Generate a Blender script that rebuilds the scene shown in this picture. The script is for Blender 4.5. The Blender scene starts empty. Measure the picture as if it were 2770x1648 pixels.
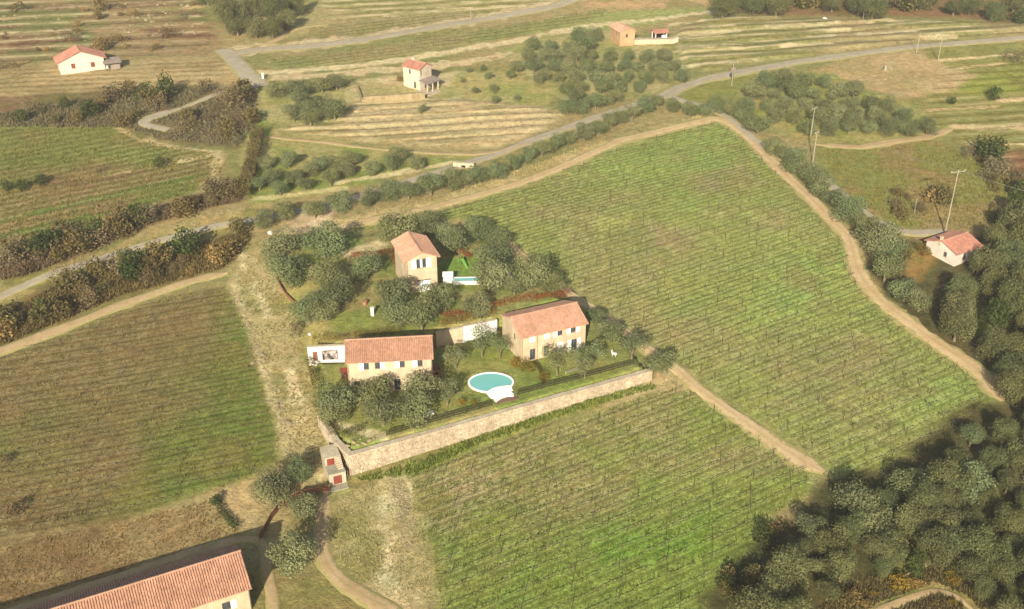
import bpy, math, random
import numpy as np
from mathutils import Vector, Matrix

# ------------------------------------------------------------------ camera, sky, sun, exposure
SC = bpy.context.scene
COL = SC.collection
CAM_Z, PITCH, FPX = 105.0, math.radians(29.0), 2900.0
cam_data = bpy.data.cameras.new('camera')
cam_data.sensor_width = 36.0
cam_data.lens = 36.0 * FPX / 2770.0
cam_data.clip_end = 6000.0
cam = bpy.data.objects.new('camera', cam_data)
COL.objects.link(cam)
cam.location = (0, 0, CAM_Z)
cam.rotation_euler = (math.pi / 2 - PITCH, 0, 0)
SC.camera = cam

SUN_EL, SUN_AZ = math.radians(25.0), math.radians(10.0)      # the sun stands behind the camera, a little to the left
world = bpy.data.worlds.new('World')
SC.world = world
world.use_nodes = True
wn = world.node_tree
sky = wn.nodes.new('ShaderNodeTexSky')
sky.sky_type = 'NISHITA'
sky.sun_disc = False
sky.sun_elevation = SUN_EL
sky.sun_rotation = math.pi + SUN_AZ
sky.dust_density = 2.0
bg = [n for n in wn.nodes if n.type == 'BACKGROUND'][0]
bg.inputs['Strength'].default_value = 0.088
wn.links.new(sky.outputs[0], bg.inputs['Color'])
sun_l = bpy.data.lights.new('sun', 'SUN')
sun_l.energy = 5.0
sun_l.angle = math.radians(0.6)
sun_l.color = (1.0, 0.945, 0.86)
sun = bpy.data.objects.new('sun', sun_l)
COL.objects.link(sun)
sd = Vector((math.sin(SUN_AZ) * math.cos(SUN_EL), math.cos(SUN_AZ) * math.cos(SUN_EL), -math.sin(SUN_EL)))
sun.rotation_euler = sd.to_track_quat('-Z', 'Y').to_euler()
sun.location = (-40, -120, 160)
SC.view_settings.view_transform = 'Standard'
SC.view_settings.look = 'None'
SC.view_settings.gamma = 1.0
SC.view_settings.use_curve_mapping = False
SC.view_settings.exposure = 0.84
SC.cycles.use_denoising = True
SC.cycles.max_bounces = 6
SC.cycles.diffuse_bounces = 3
SC.cycles.transparent_max_bounces = 4

# ------------------------------------------------------------------ helpers
KLIGHT = 1.22           # displayed linear value of a flat sunlit sheet divided by its albedo
def lin(c):
    c = np.asarray(c, float) / 255.0
    return np.where(c <= 0.04045, c / 12.92, ((c + 0.055) / 1.055) ** 2.4)
def alb(c, k=None):
    return np.clip(lin(c) / (k or KLIGHT), 0, 0.85)

_TAB = {}
def vnoise(x, y, s, seed=0):
    if seed not in _TAB:
        T = np.random.default_rng(seed + 911).random((257, 257)); T[256] = T[0]; T[:, 256] = T[:, 0]
        _TAB[seed] = T
    T = _TAB[seed]
    x = np.asarray(x, float) / s + 1000.37; y = np.asarray(y, float) / s + 1000.71
    ix = np.floor(x).astype(int); iy = np.floor(y).astype(int)
    fx = x - ix; fy = y - iy
    fx = fx * fx * (3 - 2 * fx); fy = fy * fy * (3 - 2 * fy)
    ix &= 255; iy &= 255
    a = T[ix, iy] * (1 - fx) + T[ix + 1, iy] * fx
    b = T[ix, iy + 1] * (1 - fx) + T[ix + 1, iy + 1] * fx
    return a * (1 - fy) + b * fy
def fbm(x, y, s, seed=0, o=4):
    v = 0; a = 0.5; t = 0
    for i in range(o):
        v = v + a * vnoise(x, y, s / 2 ** i, seed + i * 17); t += a; a *= 0.5
    return v / t
def smooth(a, b, x):
    t = np.clip((np.asarray(x, float) - a) / (b - a), 0, 1)
    return t * t * (3 - 2 * t)

CP, SP = math.cos(PITCH), math.sin(PITCH)
def ray(u, v):
    a = (np.asarray(u, float) - 1385) / FPX; b = (824 - np.asarray(v, float)) / FPX
    return a, CP + b * SP, -SP + b * CP
def atz(u, v, z):
    """the world point at height z seen in the photograph's pixel (u, v)"""
    dx, dy, dz = ray(u, v)
    t = (z - CAM_Z) / dz
    return dx * t, dy * t
def proj(x, y, z):
    dz = np.asarray(z, float) - CAM_Z
    d = y * CP - dz * SP; w = y * SP + dz * CP
    return 1385 + FPX * x / d, 824 - FPX * w / d

def sdist(px, py, poly, closed=True, edges=None):
    """signed distance (positive inside) of points to a polygon; plain distance for an open line"""
    px = np.asarray(px, float); py = np.asarray(py, float)
    P = np.asarray(poly, float); n = len(P)
    best = np.full(px.shape, 1e18); ins = np.zeros(px.shape, bool)
    for i in range(n if closed else n - 1):
        ax, ay = P[i]; bx, by = P[(i + 1) % n]
        if edges is None or i in edges:
            ex, ey = bx - ax, by - ay
            t = np.clip(((px - ax) * ex + (py - ay) * ey) / (ex * ex + ey * ey + 1e-12), 0, 1)
            d = (px - ax - t * ex) ** 2 + (py - ay - t * ey) ** 2
            best = np.minimum(best, d)
        if closed:
            c = ((ay > py) != (by > py))
            if ay != by:
                ins ^= c & (px < (bx - ax) * (py - ay) / (by - ay) + ax)
    best = np.sqrt(best)
    return np.where(ins, best, -best) if closed else best

PAD1, PAD2 = 4.2, 7.0
def wz(pts, z):
    return [tuple(float(c) for c in atz(u, v, z)) for u, v in pts]
WALL_A = wz([(945, 1234), (1765, 1004)], PAD1)                      # front face of the stone retaining wall
pad1 = wz([(945, 1234), (1765, 1004), (1705, 925), (1650, 880), (1610, 815), (1345, 885), (1262, 915), (935, 968), (838, 974),
           (850, 1040), (858, 1115), (906, 1195)], PAD1)
pad2 = wz([(831, 941), (930, 936), (1195, 898), (1345, 867), (1580, 800), (1450, 700), (1370, 650), (1200, 585), (930, 622), (720, 645), (770, 780)], PAD2)

def zline(y):
    return np.interp(y, [-800, 60, 128, 221, 320, 520, 3000], [-30, -2, 0, 7, 11, 19, 90])
TERR = []       # (poly, normal, spacing, amplitude), filled below
def gz(x, y, terr=True):
    x = np.atleast_1d(np.asarray(x, float)); y = np.atleast_1d(np.asarray(y, float))
    z = zline(y)
    w = np.maximum(smooth(228, 262, y), smooth(-38, -64, x))
    z = z + w * (fbm(x, y, 55, 3, 3) - 0.5) * 2.2
    if terr:
        for poly, n, sp, amp, ph in TERR:
            m = bbox(x, y, poly, 1)
            if m.any():
                k = smooth(0, 3, sdist(x[m], y[m], poly))
                f = terr_frac(x[m], y[m], n, sp, ph)
                z[m] += k * amp * (smooth(0, 0.16, f) - f + 0.4)
    m = bbox(x, y, pad1, 0)
    if m.any():
        d = sdist(x[m], y[m], pad1)
        z[m] = np.where(d > 1.1, PAD1, z[m])
    m = bbox(x, y, pad2, 0)
    if m.any():
        d = sdist(x[m], y[m], pad2)
        k = np.where(d > 0, smooth(0, 6, sdist(x[m], y[m], pad2, True, {4, 5, 6, 7, 8, 9, 10}) * np.where(d > 0, 1, -1)), 0)
        k = np.where((d > 0) & (sdist(x[m], y[m], pad2, True, {0, 1, 2, 3}) < 1.1), 0, k)
        z[m] = z[m] * (1 - k) + PAD2 * k
    return z
def bbox(x, y, poly, pad):
    P = np.asarray(poly)
    return (x > P[:, 0].min() - pad) & (x < P[:, 0].max() + pad) & (y > P[:, 1].min() - pad) & (y < P[:, 1].max() + pad)
def terr_frac(x, y, n, sp, ph):
    t = (x * n[0] + y * n[1]) / sp + (vnoise(x, y, 14, 55) - 0.5) * 0.45 + ph
    return t - np.floor(t)
def g1(x, y):
    return float(gz(x, y)[0])
def ats(u, v, h=0.0):
    """ground points (h above the ground) seen in pixels (u, v): x, y, ground z as arrays"""
    u = np.atleast_1d(np.asarray(u, float)); v = np.atleast_1d(np.asarray(v, float))
    z = np.full(u.shape, 2.0)
    for i in range(14):
        x, y = atz(u, v, z + h)
        zn = gz(x, y, False)
        z = zn if i < 9 else 0.5 * (z + zn)
    return x, y, gz(x, y)
def at(u, v, h=0.0):
    x, y, z = ats(u, v, h)
    return float(x[0]), float(y[0]), float(z[0])
def W(pts):
    """pixel outline -> world outline on the ground"""
    p = np.asarray(pts, float)
    x, y, z = ats(p[:, 0], p[:, 1])
    return list(zip(x.tolist(), y.tolist()))

def mesh(name, V, F, smooth_=False):
    me = bpy.data.meshes.new(name)
    V = np.asarray(V, np.float32)
    if isinstance(F, np.ndarray):
        n, k = F.shape
        me.vertices.add(len(V)); me.vertices.foreach_set('co', V.ravel())
        me.loops.add(n * k); me.loops.foreach_set('vertex_index', F.astype(np.int32).ravel())
        me.polygons.add(n)
        me.polygons.foreach_set('loop_start', np.arange(0, n * k, k, dtype=np.int32))
        me.polygons.foreach_set('loop_total', np.full(n, k, np.int32))
        me.update(calc_edges=True)
    else:
        me.from_pydata([tuple(map(float, v)) for v in V], [], F)
        me.update()
    if smooth_:
        me.polygons.foreach_set('use_smooth', np.ones(len(me.polygons), bool))
    return me
def attr(me, name, data):
    a = me.attributes.new(name, 'FLOAT', 'POINT')
    a.data.foreach_set('value', np.asarray(data, np.float32))
def acol(me, name, data):
    a = me.attributes.new(name, 'FLOAT_COLOR', 'POINT')
    d = np.ones((len(data), 4), np.float32); d[:, :3] = data
    a.data.foreach_set('color', d.ravel())

LABELS = {}
def obj(name, me, mat=None, parent=None, label=None, cat=None, group=None, kind=None):
    o = bpy.data.objects.new(name, me)
    COL.objects.link(o)
    if mat is not None and me is not None and not me.materials:
        me.materials.append(mat)
    if parent is not None:
        o.parent = parent
    return tag(o, label, cat, group, kind)
def tag(o, label=None, cat=None, group=None, kind=None):
    if label:
        o['label'] = label; LABELS[label] = LABELS.get(label, 0) + 1
    if cat: o['category'] = cat
    if group: o['group'] = group
    if kind: o['kind'] = kind
    return o
def thing(name, loc, label, cat, group=None, rz=0.0):
    o = obj(name, None, None, None, label, cat, group)
    o.empty_display_size = 0.5
    o.location = loc; o.rotation_euler = (0, 0, rz)
    return o

class MB:
    def __init__(self): self.v = []; self.f = []
    def add(self, vs, fs):
        b = len(self.v); self.v += [tuple(map(float, p)) for p in vs]; self.f += [tuple(b + i for i in f) for f in fs]; return self
    def box(self, x0, y0, z0, x1, y1, z1):
        v = [(x0, y0, z0), (x1, y0, z0), (x1, y1, z0), (x0, y1, z0), (x0, y0, z1), (x1, y0, z1), (x1, y1, z1), (x0, y1, z1)]
        return self.add(v, [(0, 3, 2, 1), (4, 5, 6, 7), (0, 1, 5, 4), (1, 2, 6, 5), (2, 3, 7, 6), (3, 0, 4, 7)])
    def slab(self, q, n, t):
        """quad q thickened by t against its normal n"""
        n = Vector(n).normalized() * t
        q = [Vector(p) for p in q]; r = [p - n for p in q]
        return self.add(q + r, [(0, 1, 2, 3), (7, 6, 5, 4), (0, 4, 5, 1), (1, 5, 6, 2), (2, 6, 7, 3), (3, 7, 4, 0)])
    def tube(self, pts, rad, n=6):
        pts = [Vector(p) for p in pts]; m = len(pts); b = len(self.v)
        rad = rad if hasattr(rad, '__len__') else [rad] * m
        for i, p in enumerate(pts):
            d = (pts[min(i + 1, m - 1)] - pts[max(i - 1, 0)]).normalized()
            a = d.orthogonal().normalized() if abs(d.z) < 0.95 else Vector((1, 0, 0)) - d * d.x
            a.normalize(); c = d.cross(a)
            for k in range(n):
                t = 2 * math.pi * k / n
                self.v.append(tuple(p + (a * math.cos(t) + c * math.sin(t)) * rad[i]))
        for i in range(m - 1):
            for k in range(n):
                k2 = (k + 1) % n
                self.f.append((b + i * n + k, b + i * n + k2, b + (i + 1) * n + k2, b + (i + 1) * n + k))
        self.f.append(tuple(b + k for k in reversed(range(n)))); self.f.append(tuple(b + (m - 1) * n + k for k in range(n)))
        return self
    def build(self, name, mat, parent=None, **k):
        return obj(name, mesh(name, self.v, self.f), mat, parent, **k)

# ------------------------------------------------------------------ materials
MATS = {}
def nodes(name):
    m = bpy.data.materials.new(name); m.use_nodes = True
    nt = m.node_tree; b = nt.nodes['Principled BSDF']
    b.inputs['Specular IOR Level'].default_value = 0.25
    MATS[name] = m
    return m, nt, b
def N(nt, t, **k):
    n = nt.nodes.new(t)
    for a, v in k.items(): setattr(n, a, v)
    return n
def noise_tex(nt, scale, detail=4.0, rough=0.6, vec=None):
    n = N(nt, 'ShaderNodeTexNoise'); n.inputs['Scale'].default_value = scale; n.inputs['Detail'].default_value = detail; n.inputs['Roughness'].default_value = rough
    if vec is not None: nt.links.new(vec, n.inputs['Vector'])
    return n.outputs['Fac']
def ramp(nt, fac, a, b, c0, c1):
    r = N(nt, 'ShaderNodeValToRGB'); r.color_ramp.elements[0].position = a; r.color_ramp.elements[1].position = b
    r.color_ramp.elements[0].color = (*c0, 1); r.color_ramp.elements[1].color = (*c1, 1)
    nt.links.new(fac, r.inputs['Fac']); return r.outputs['Color']
def ramp4(nt, fac, cols):
    r = N(nt, 'ShaderNodeValToRGB'); e = r.color_ramp.elements; n = len(cols)
    while len(e) < n: e.new(0.5)
    for i, c in enumerate(cols): e[i].position = i / (n - 1); e[i].color = (*c, 1)
    nt.links.new(fac, r.inputs['Fac']); return r.outputs['Color']
def mixc(nt, fac, a, b, mode='MIX'):
    m = N(nt, 'ShaderNodeMix', data_type='RGBA', blend_type=mode)
    for s, v in ((0, fac), (6, a), (7, b)):
        if hasattr(v, 'links') or hasattr(v, 'is_linked'): nt.links.new(v, m.inputs[s])
        elif s == 0: m.inputs[0].default_value = v
        else: m.inputs[s].default_value = (*v, 1)
    return m.outputs[2]
def simple(name, c, c2=None, scale=2.0, rough=0.85, bump=0.0, bscale=8.0, spec=0.25, k=None, tiled=False, weather=0.76):
    """matte surface whose colour wanders between two shades by noise"""
    m, nt, b = nodes(name)
    c = alb(c, k); c2 = alb(c2, k) if c2 is not None else c * 0.8
    tc = N(nt, 'ShaderNodeTexCoord').outputs['Object']
    b.inputs['Base Color'].default_value = (*c, 1)
    cc = ramp(nt, noise_tex(nt, scale, 5, 0.65, tc), 0.35, 0.68, c, c2)
    mp = N(nt, 'ShaderNodeMapping'); mp.inputs['Scale'].default_value = (1, 1, 0.35); nt.links.new(tc, mp.inputs['Vector'])
    cc = mixc(nt, 1.0, cc, ramp(nt, noise_tex(nt, 0.45, 5, 0.7, mp.outputs[0]), 0.3, 0.7, (weather, weather * .98, weather * .94), (1.12, 1.12, 1.1)), 'MULTIPLY')   # weathering
    if tiled:
        a = N(nt, 'ShaderNodeAttribute', attribute_name='tile').outputs['Fac']
        cc = mixc(nt, 1.0, cc, ramp4(nt, a, ((0.97, 0.96, 0.95), (1.08, 1.05, 1.02), (0.87, 0.83, 0.81), (1.0, 0.97, 0.95), (1.12, 1.11, 1.08))), 'MULTIPLY')
        cc = mixc(nt, ramp(nt, noise_tex(nt, 1.1, 6, 0.75, tc), 0.58, 0.74, (0, 0, 0), (0.6, 0.6, 0.6)), cc, tuple(alb((150, 128, 92), 1.95)))   # lichen
    nt.links.new(cc, b.inputs['Base Color'])
    b.inputs['Roughness'].default_value = rough; b.inputs['Specular IOR Level'].default_value = spec
    if bump:
        bp = N(nt, 'ShaderNodeBump'); bp.inputs['Strength'].default_value = bump; bp.inputs['Distance'].default_value = 0.1
        nt.links.new(noise_tex(nt, bscale, 4, 0.6, tc), bp.inputs['Height']); nt.links.new(bp.outputs[0], b.inputs['Normal'])
    return m
def leafmat(name, dark, light, trans=0.25):
    m, nt, b = nodes(name)
    a = N(nt, 'ShaderNodeAttribute', attribute_name='tint').outputs['Fac']
    c = ramp(nt, a, 0.0, 1.0, dark, light)
    inf = N(nt, 'ShaderNodeObjectInfo').outputs['Random']
    c = mixc(nt, 1.0, c, ramp4(nt, inf, ((0.78, 0.86, 0.74), (1.12, 1.04, 0.84), (0.84, 0.96, 0.84), (1.2, 1.12, 1.0), (0.72, 0.74, 0.66))), 'MULTIPLY')
    nt.links.new(c, b.inputs['Base Color'])
    b.inputs['Roughness'].default_value = 0.75; b.inputs['Specular IOR Level'].default_value = 0.15
    tr = N(nt, 'ShaderNodeBsdfTranslucent'); nt.links.new(c, tr.inputs['Color'])
    mx = N(nt, 'ShaderNodeMixShader'); mx.inputs[0].default_value = trans
    nt.links.new(b.outputs[0], mx.inputs[1]); nt.links.new(tr.outputs[0], mx.inputs[2])
    nt.links.new(mx.outputs[0], nt.nodes['Material Output'].inputs['Surface'])
    return m
KW = 1.75       # walls face the low sun and are lit more strongly than the ground
M_STONE = simple('pale_stone', (240, 222, 186), (204, 182, 142), 2.6, 0.9, 0.8, 5.0, k=1.75)
M_RUBBLE = simple('rubble_stone', (232, 214, 180), (200, 178, 142), 1.6, 0.9, 0.6, 5.0, k=1.7, tiled=True, weather=0.7)
M_TUFF = simple('ochre_stone_wall', (236, 214, 174), (222, 196, 154), 1.0, 0.9, 0.5, 5.0, k=KW)
M_WHITE = simple('white_plaster', (250, 245, 228), (240, 233, 212), 0.8, 0.85, 0.15, 6.0, k=1.6, weather=0.92)
M_LIME = simple('limewash', (240, 228, 206), (226, 212, 188), 0.8, 0.85, 0.15, 6.0, k=1.75, weather=0.88)
M_CREAM = simple('cream_plaster', (244, 226, 196), (226, 204, 172), 0.9, 0.85, 0.2, 6.0, k=KW)
M_ORANGE = simple('orange_plaster', (224, 182, 134), (206, 162, 116), 0.9, 0.85, 0.2, 6.0, k=KW)
M_TILE = simple('terracotta_tile', (214, 164, 132), (198, 146, 114), 2.2, 0.85, 0.3, 9.0, k=1.6, tiled=True)
M_TILE_PINK = simple('pale_terracotta_tile', (228, 178, 144), (214, 160, 126), 1.6, 0.85, 0.3, 9.0, k=1.6, tiled=True)
M_TILE_RED = simple('red_terracotta_tile', (212, 152, 126), (194, 134, 108), 1.6, 0.85, 0.3, 9.0, k=1.6, tiled=True)
M_RIDGE = simple('pale_ridge_tile', (228, 182, 146), (208, 156, 122), 2.0, 0.85, 0.2, 8.0, k=1.95)
M_SHUTTER = simple('white_paint', (252, 250, 240), (246, 242, 230), 0.6, 0.6, k=1.5, weather=0.95)
M_FRAME = simple('window_frame_paint', (150, 130, 105), (120, 100, 80), 0.8, 0.6, k=KW)
M_RED = simple('rust_red_paint', (165, 82, 62), (140, 66, 50), 1.0, 0.7, k=KW)
M_REDBROWN = simple('red_brown_wood', (168, 110, 88), (140, 88, 70), 2.0, 0.75, k=KW)
M_RUST = simple('rusted_steel', (164, 112, 78), (132, 88, 60), 1.2, 0.8, 0.2, k=1.6)
M_WOOD = simple('weathered_wood', (112, 92, 66), (84, 68, 48), 2.5, 0.85, 0.2, k=1.6)
M_FENCE = simple('dark_fence_wood', (84, 76, 44), (66, 58, 34), 2.0, 0.85, k=1.6)
M_POSTW = simple('vineyard_post_wood', (112, 104, 70), (94, 86, 56), 3.0, 0.9, k=1.9)
M_CONC = simple('pale_concrete', (214, 205, 172), (190, 180, 146), 1.5, 0.85, 0.1, k=2.2)
M_GREYROOF = simple('grey_roof_sheet', (178, 160, 142), (150, 134, 118), 1.4, 0.8, 0.1, k=1.6)
M_DARK = simple('interior_shade', (52, 40, 30), (40, 30, 24), 1.0, 0.9)  # near-black colour standing in for the shade inside hollows
M_VINE = simple('vine_cane', (122, 108, 70), (100, 86, 54), 3.0, 0.9, k=1.7)
M_BARK = simple('olive_bark', (176, 156, 116), (128, 110, 80), 3.0, 0.9, 0.4, 10, k=2.0)
M_ROCK = simple('pale_rock', (196, 174, 128), (160, 140, 98), 0.6, 0.9, 0.3, 5, k=1.7)
M_WIRE = simple('power_cable', (176, 176, 150), (160, 160, 136), 1.0, 0.6, k=1.6)
M_DECK = simple('white_stone_deck', (252, 246, 236), (242, 232, 220), 0.8, 0.7, k=1.15, weather=0.93)
M_BROWNDECK = simple('brown_timber_deck', (138, 110, 84), (112, 86, 64), 2.0, 0.8, k=1.3)
M_GREENP = simple('green_plastic', (140, 190, 90), (128, 180, 80), 1.0, 0.4, k=1.8)
M_CORAL = simple('terracotta_pot', (214, 156, 110), (190, 130, 90), 1.0, 0.8, k=1.8)
OL_D, OL_L = alb((100, 106, 64), 1.5), alb((158, 160, 113), 1.5)
M_OLIVE = leafmat('olive_leaf', OL_D, OL_L)
M_OAK = leafmat('evergreen_oak_leaf', alb((86, 90, 52), 1.5), alb((144, 143, 94), 1.5))
M_BUSHG = leafmat('dark_green_leaf', alb((50, 62, 28), 1.5), alb((104, 112, 54), 1.5))
M_BUSHO = leafmat('olive_brown_leaf', alb((92, 82, 46), 1.5), alb((144, 126, 76), 1.5))
M_BUSHR = leafmat('red_brown_twig', alb((94, 78, 54), 1.5), alb((138, 116, 84), 1.5), 0.1)
M_BUSHP = leafmat('grey_violet_twig', alb((104, 90, 64), 1.5), alb((150, 132, 98), 1.5), 0.1)
M_HEDGEY = leafmat('yellow_brown_hedge_leaf', alb((112, 92, 30), 1.5), alb((172, 146, 60), 1.5))
M_HEDGER = leafmat('rusty_red_hedge_leaf', alb((128, 66, 34), 1.5), alb((172, 110, 60), 1.5))
M_HEDGED = leafmat('dark_hedge_leaf', alb((70, 64, 26), 1.5), alb((112, 104, 50), 1.5))
M_BLOSSOM = leafmat('white_blossom', alb((170, 165, 140), 1.5), alb((232, 230, 210), 1.5), 0.2)
M_DRY = leafmat('dry_grass', alb((124, 94, 52), 1.4), alb((182, 150, 92), 1.4), 0.2)
M_STRAW = leafmat('straw_grass', alb((160, 142, 92), 1.4), alb((204, 184, 130), 1.4), 0.2)
M_STUBBLE = leafmat('brown_stubble', alb((132, 110, 66), 1.4), alb((178, 150, 98), 1.4), 0.2)
M_MEADOW = leafmat('meadow_grass_blade', alb((112, 110, 50), 1.4), alb((158, 144, 78), 1.4), 0.2)
M_GRASS = leafmat('green_grass', alb((96, 104, 40), 1.4), alb((150, 158, 74), 1.4), 0.25)
m, nt, b = nodes('window_glass')
b.inputs['Base Color'].default_value = (0.035, 0.045, 0.05, 1); b.inputs['Roughness'].default_value = 0.12; b.inputs['Specular IOR Level'].default_value = 0.5
nt.links.new(ramp(nt, noise_tex(nt, 0.7), 0.4, 0.6, (0.03, 0.04, 0.045), (0.06, 0.07, 0.075)), b.inputs['Base Color'])
M_GLASS = m
m, nt, b = nodes('pool_water')
b.inputs['Roughness'].default_value = 0.04; b.inputs['Specular IOR Level'].default_value = 0.5
nt.links.new(ramp(nt, noise_tex(nt, 0.35, 3), 0.35, 0.65, alb((122, 192, 178), 1.25), alb((140, 200, 182), 1.25)), b.inputs['Base Color'])
bp = N(nt, 'ShaderNodeBump'); bp.inputs['Strength'].default_value = 0.15; bp.inputs['Distance'].default_value = 0.03
nt.links.new(noise_tex(nt, 2.5, 3), bp.inputs['Height']); nt.links.new(bp.outputs[0], b.inputs['Normal'])
M_WATER = m
m, nt, b = nodes('mottled_stone_panel')
vr = N(nt, 'ShaderNodeTexVoronoi'); vr.inputs['Scale'].default_value = 1.7
nt.links.new(N(nt, 'ShaderNodeTexCoord').outputs['Object'], vr.inputs['Vector'])
sp_ = N(nt, 'ShaderNodeSeparateColor'); nt.links.new(vr.outputs['Color'], sp_.inputs[0])
nt.links.new(ramp(nt, sp_.outputs[0], 0.25, 0.8, alb((66, 66, 56), KW), alb((214, 192, 180), KW)), b.inputs['Base Color'])
M_MOTTLE = m

def pathmat(name, c1, c2, c3, scale=0.35):
    m, nt, b = nodes(name)
    tc = N(nt, 'ShaderNodeTexCoord').outputs['Object']
    c = ramp(nt, noise_tex(nt, scale, 6, 0.7, tc), 0.36, 0.64, alb(c1), alb(c2))
    c = mixc(nt, ramp(nt, noise_tex(nt, 1.8, 4, 0.7, tc), 0.52, 0.7, (0, 0, 0), (0.8, 0.8, 0.8)), c, tuple(alb(c3)))
    e = N(nt, 'ShaderNodeAttribute', attribute_name='edge').outputs['Fac']      # grass creeping in from the verges
    ea = N(nt, 'ShaderNodeMath', operation='MULTIPLY_ADD'); nt.links.new(noise_tex(nt, 0.9, 5, 0.75, tc), ea.inputs[0]); ea.inputs[1].default_value = 1.5; nt.links.new(e, ea.inputs[2])
    c = mixc(nt, ramp(nt, ea.outputs[0], 0.95, 1.35, (0, 0, 0), (1, 1, 1)), c, tuple(alb((158, 146, 88))))
    a = N(nt, 'ShaderNodeAttribute', attribute_name='rut').outputs['Fac']       # the untrodden crown between the wheel ruts
    mm = N(nt, 'ShaderNodeMath', operation='MULTIPLY'); nt.links.new(a, mm.inputs[0]); nt.links.new(noise_tex(nt, 0.8, 4, 0.7, tc), mm.inputs[1])
    c = mixc(nt, mm.outputs[0], c, tuple(alb(c3)))
    nt.links.new(c, b.inputs['Base Color']); b.inputs['Roughness'].default_value = 0.95; b.inputs['Specular IOR Level'].default_value = 0.1
    bp = N(nt, 'ShaderNodeBump'); bp.inputs['Strength'].default_value = 0.5; bp.inputs['Distance'].default_value = 0.12
    nt.links.new(noise_tex(nt, 2.2, 5, 0.7, tc), bp.inputs['Height']); nt.links.new(bp.outputs[0], b.inputs['Normal'])
    return m
M_DIRT = pathmat('sandy_track_earth', (204, 176, 130), (184, 154, 108), (164, 144, 90))
M_GRAVEL = pathmat('pale_gravel_road', (178, 165, 138), (160, 146, 118), (154, 140, 98))
M_FADED = pathmat('trodden_dry_grass', (200, 180, 128), (184, 162, 108), (168, 152, 96))
M_TAN = pathmat('dry_track_earth', (192, 164, 120), (172, 144, 100), (152, 134, 82))
# ------------------------------------------------------------------ the lie of the land: outlines of fields
def pxdir(p, q):
    a = np.array(at(*p)[:2]); b = np.array(at(*q)[:2]); d = (b - a) / np.linalg.norm(b - a)
    return d
def nrm(d): return np.array([-d[1], d[0]])
BIGV = W([(935, 632), (1011, 606), (1153, 580), (1400, 514), (1640, 414), (1830, 357), (1950, 334), (2030, 392), (2110, 480), (2225, 600), (2290, 668),
          (2315, 760), (2375, 832), (2540, 958), (2655, 1040), (2690, 1085), (2560, 1180), (2450, 1240), (2340, 1310), (2265, 1285), (2150, 1200),
          (2000, 1105), (1895, 1028), (1800, 965), (1680, 868), (1600, 815), (1450, 712), (1390, 655), (1300, 600), (1180, 588), (1060, 610)])
LOWV = W([(1100, 1290), (1300, 1215), (1600, 1120), (1790, 1058), (1850, 1048), (1950, 1122), (2080, 1210), (2190, 1275), (2190, 1335), (2080, 1400),
          (2040, 1480), (1960, 1540), (1900, 1648), (1880, 1740), (1190, 1740), (1190, 1620), (1165, 1470), (1120, 1350)])
LEFTV = W([(-260, 1060), (0, 968), (170, 908), (311, 852), (480, 797), (605, 772), (645, 830), (695, 980), (735, 1120), (762, 1228), (690, 1285), (560, 1335),
           (330, 1400), (100, 1440), (-260, 1500)])
FARV1 = W([(725, 158), (930, 140), (1080, 118), (1230, 92), (1400, 66), (1560, 40), (1640, 26), (1640, 48), (1480, 82), (1400, 100), (1100, 148), (930, 172), (725, 188)])
FARV2 = W([(860, 68), (1000, 56), (1240, 40), (1300, 46), (1200, 60), (1060, 86), (930, 106), (800, 112)])
D_ROW = np.array([math.sin(math.radians(60)), math.cos(math.radians(60))])
D_LEFT = np.array([math.sin(math.radians(73)), math.cos(math.radians(73))])
D_FAR = np.array([math.sin(math.radians(68)), math.cos(math.radians(68))])
CTERR = W([(880, 282), (1130, 262), (1330, 275), (1480, 292), (1530, 312), (1480, 350), (1350, 400), (1200, 404), (1000, 386), (740, 356), (900, 302)])
RTERR = W([(1840, 70), (2000, 40), (2770, 62), (3100, 40), (3100, 70), (2770, 92), (2440, 118), (2070, 168), (1900, 196), (1850, 170), (1810, 110)])
TERR.append((CTERR, nrm(pxdir((1000, 330), (1300, 312))), 5.6, 0.40, 0.2))
TERR.append((RTERR, nrm(pxdir((1900, 120), (2400, 85))), 9.5, 0.7, 0.0))

# ------------------------------------------------------------------ ground: one sheet, finer where the place is
def axis(a, b, s, lo, hi, g=1.13):
    c = list(np.arange(a, b + s, s)); d = s; x = c[-1]
    while x < hi: d *= g; x += d; c.append(x)
    d = s; x = c[0]; l = []
    while x > lo: d *= g; x -= d; l.append(x)
    return np.array(l[::-1] + c)
gx = axis(-140, 170, 0.75, -1600, 1600, 1.03); gx = gx
gy = np.concatenate([axis(84, 300, 0.75, -500, 300.5, 1.25), 300.5 + np.cumsum(0.75 * 1.012 ** np.arange(160)), ])
gy = np.concatenate([gy, gy[-1] + np.cumsum(6 * 1.25 ** np.arange(20))])
X, Y = np.meshgrid(gx, gy)
X = X.ravel(); Y = Y.ravel()
Z = gz(X, Y)
nx, ny = len(gx), len(gy)
ii = (np.arange(ny - 1)[:, None] * nx + np.arange(nx - 1)[None]).ravel()
GF = np.stack([ii, ii + 1, ii + nx + 1, ii + nx], 1)
bump_ = (fbm(X, Y, 3.0, 77, 2) - 0.5) * 0.20
onpad = np.zeros(X.shape, bool); mm_ = bbox(X, Y, pad1, 2); onpad[mm_] = sdist(X[mm_], Y[mm_], pad1) > -1
Z = Z + np.where(onpad, 0, bump_)

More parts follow.
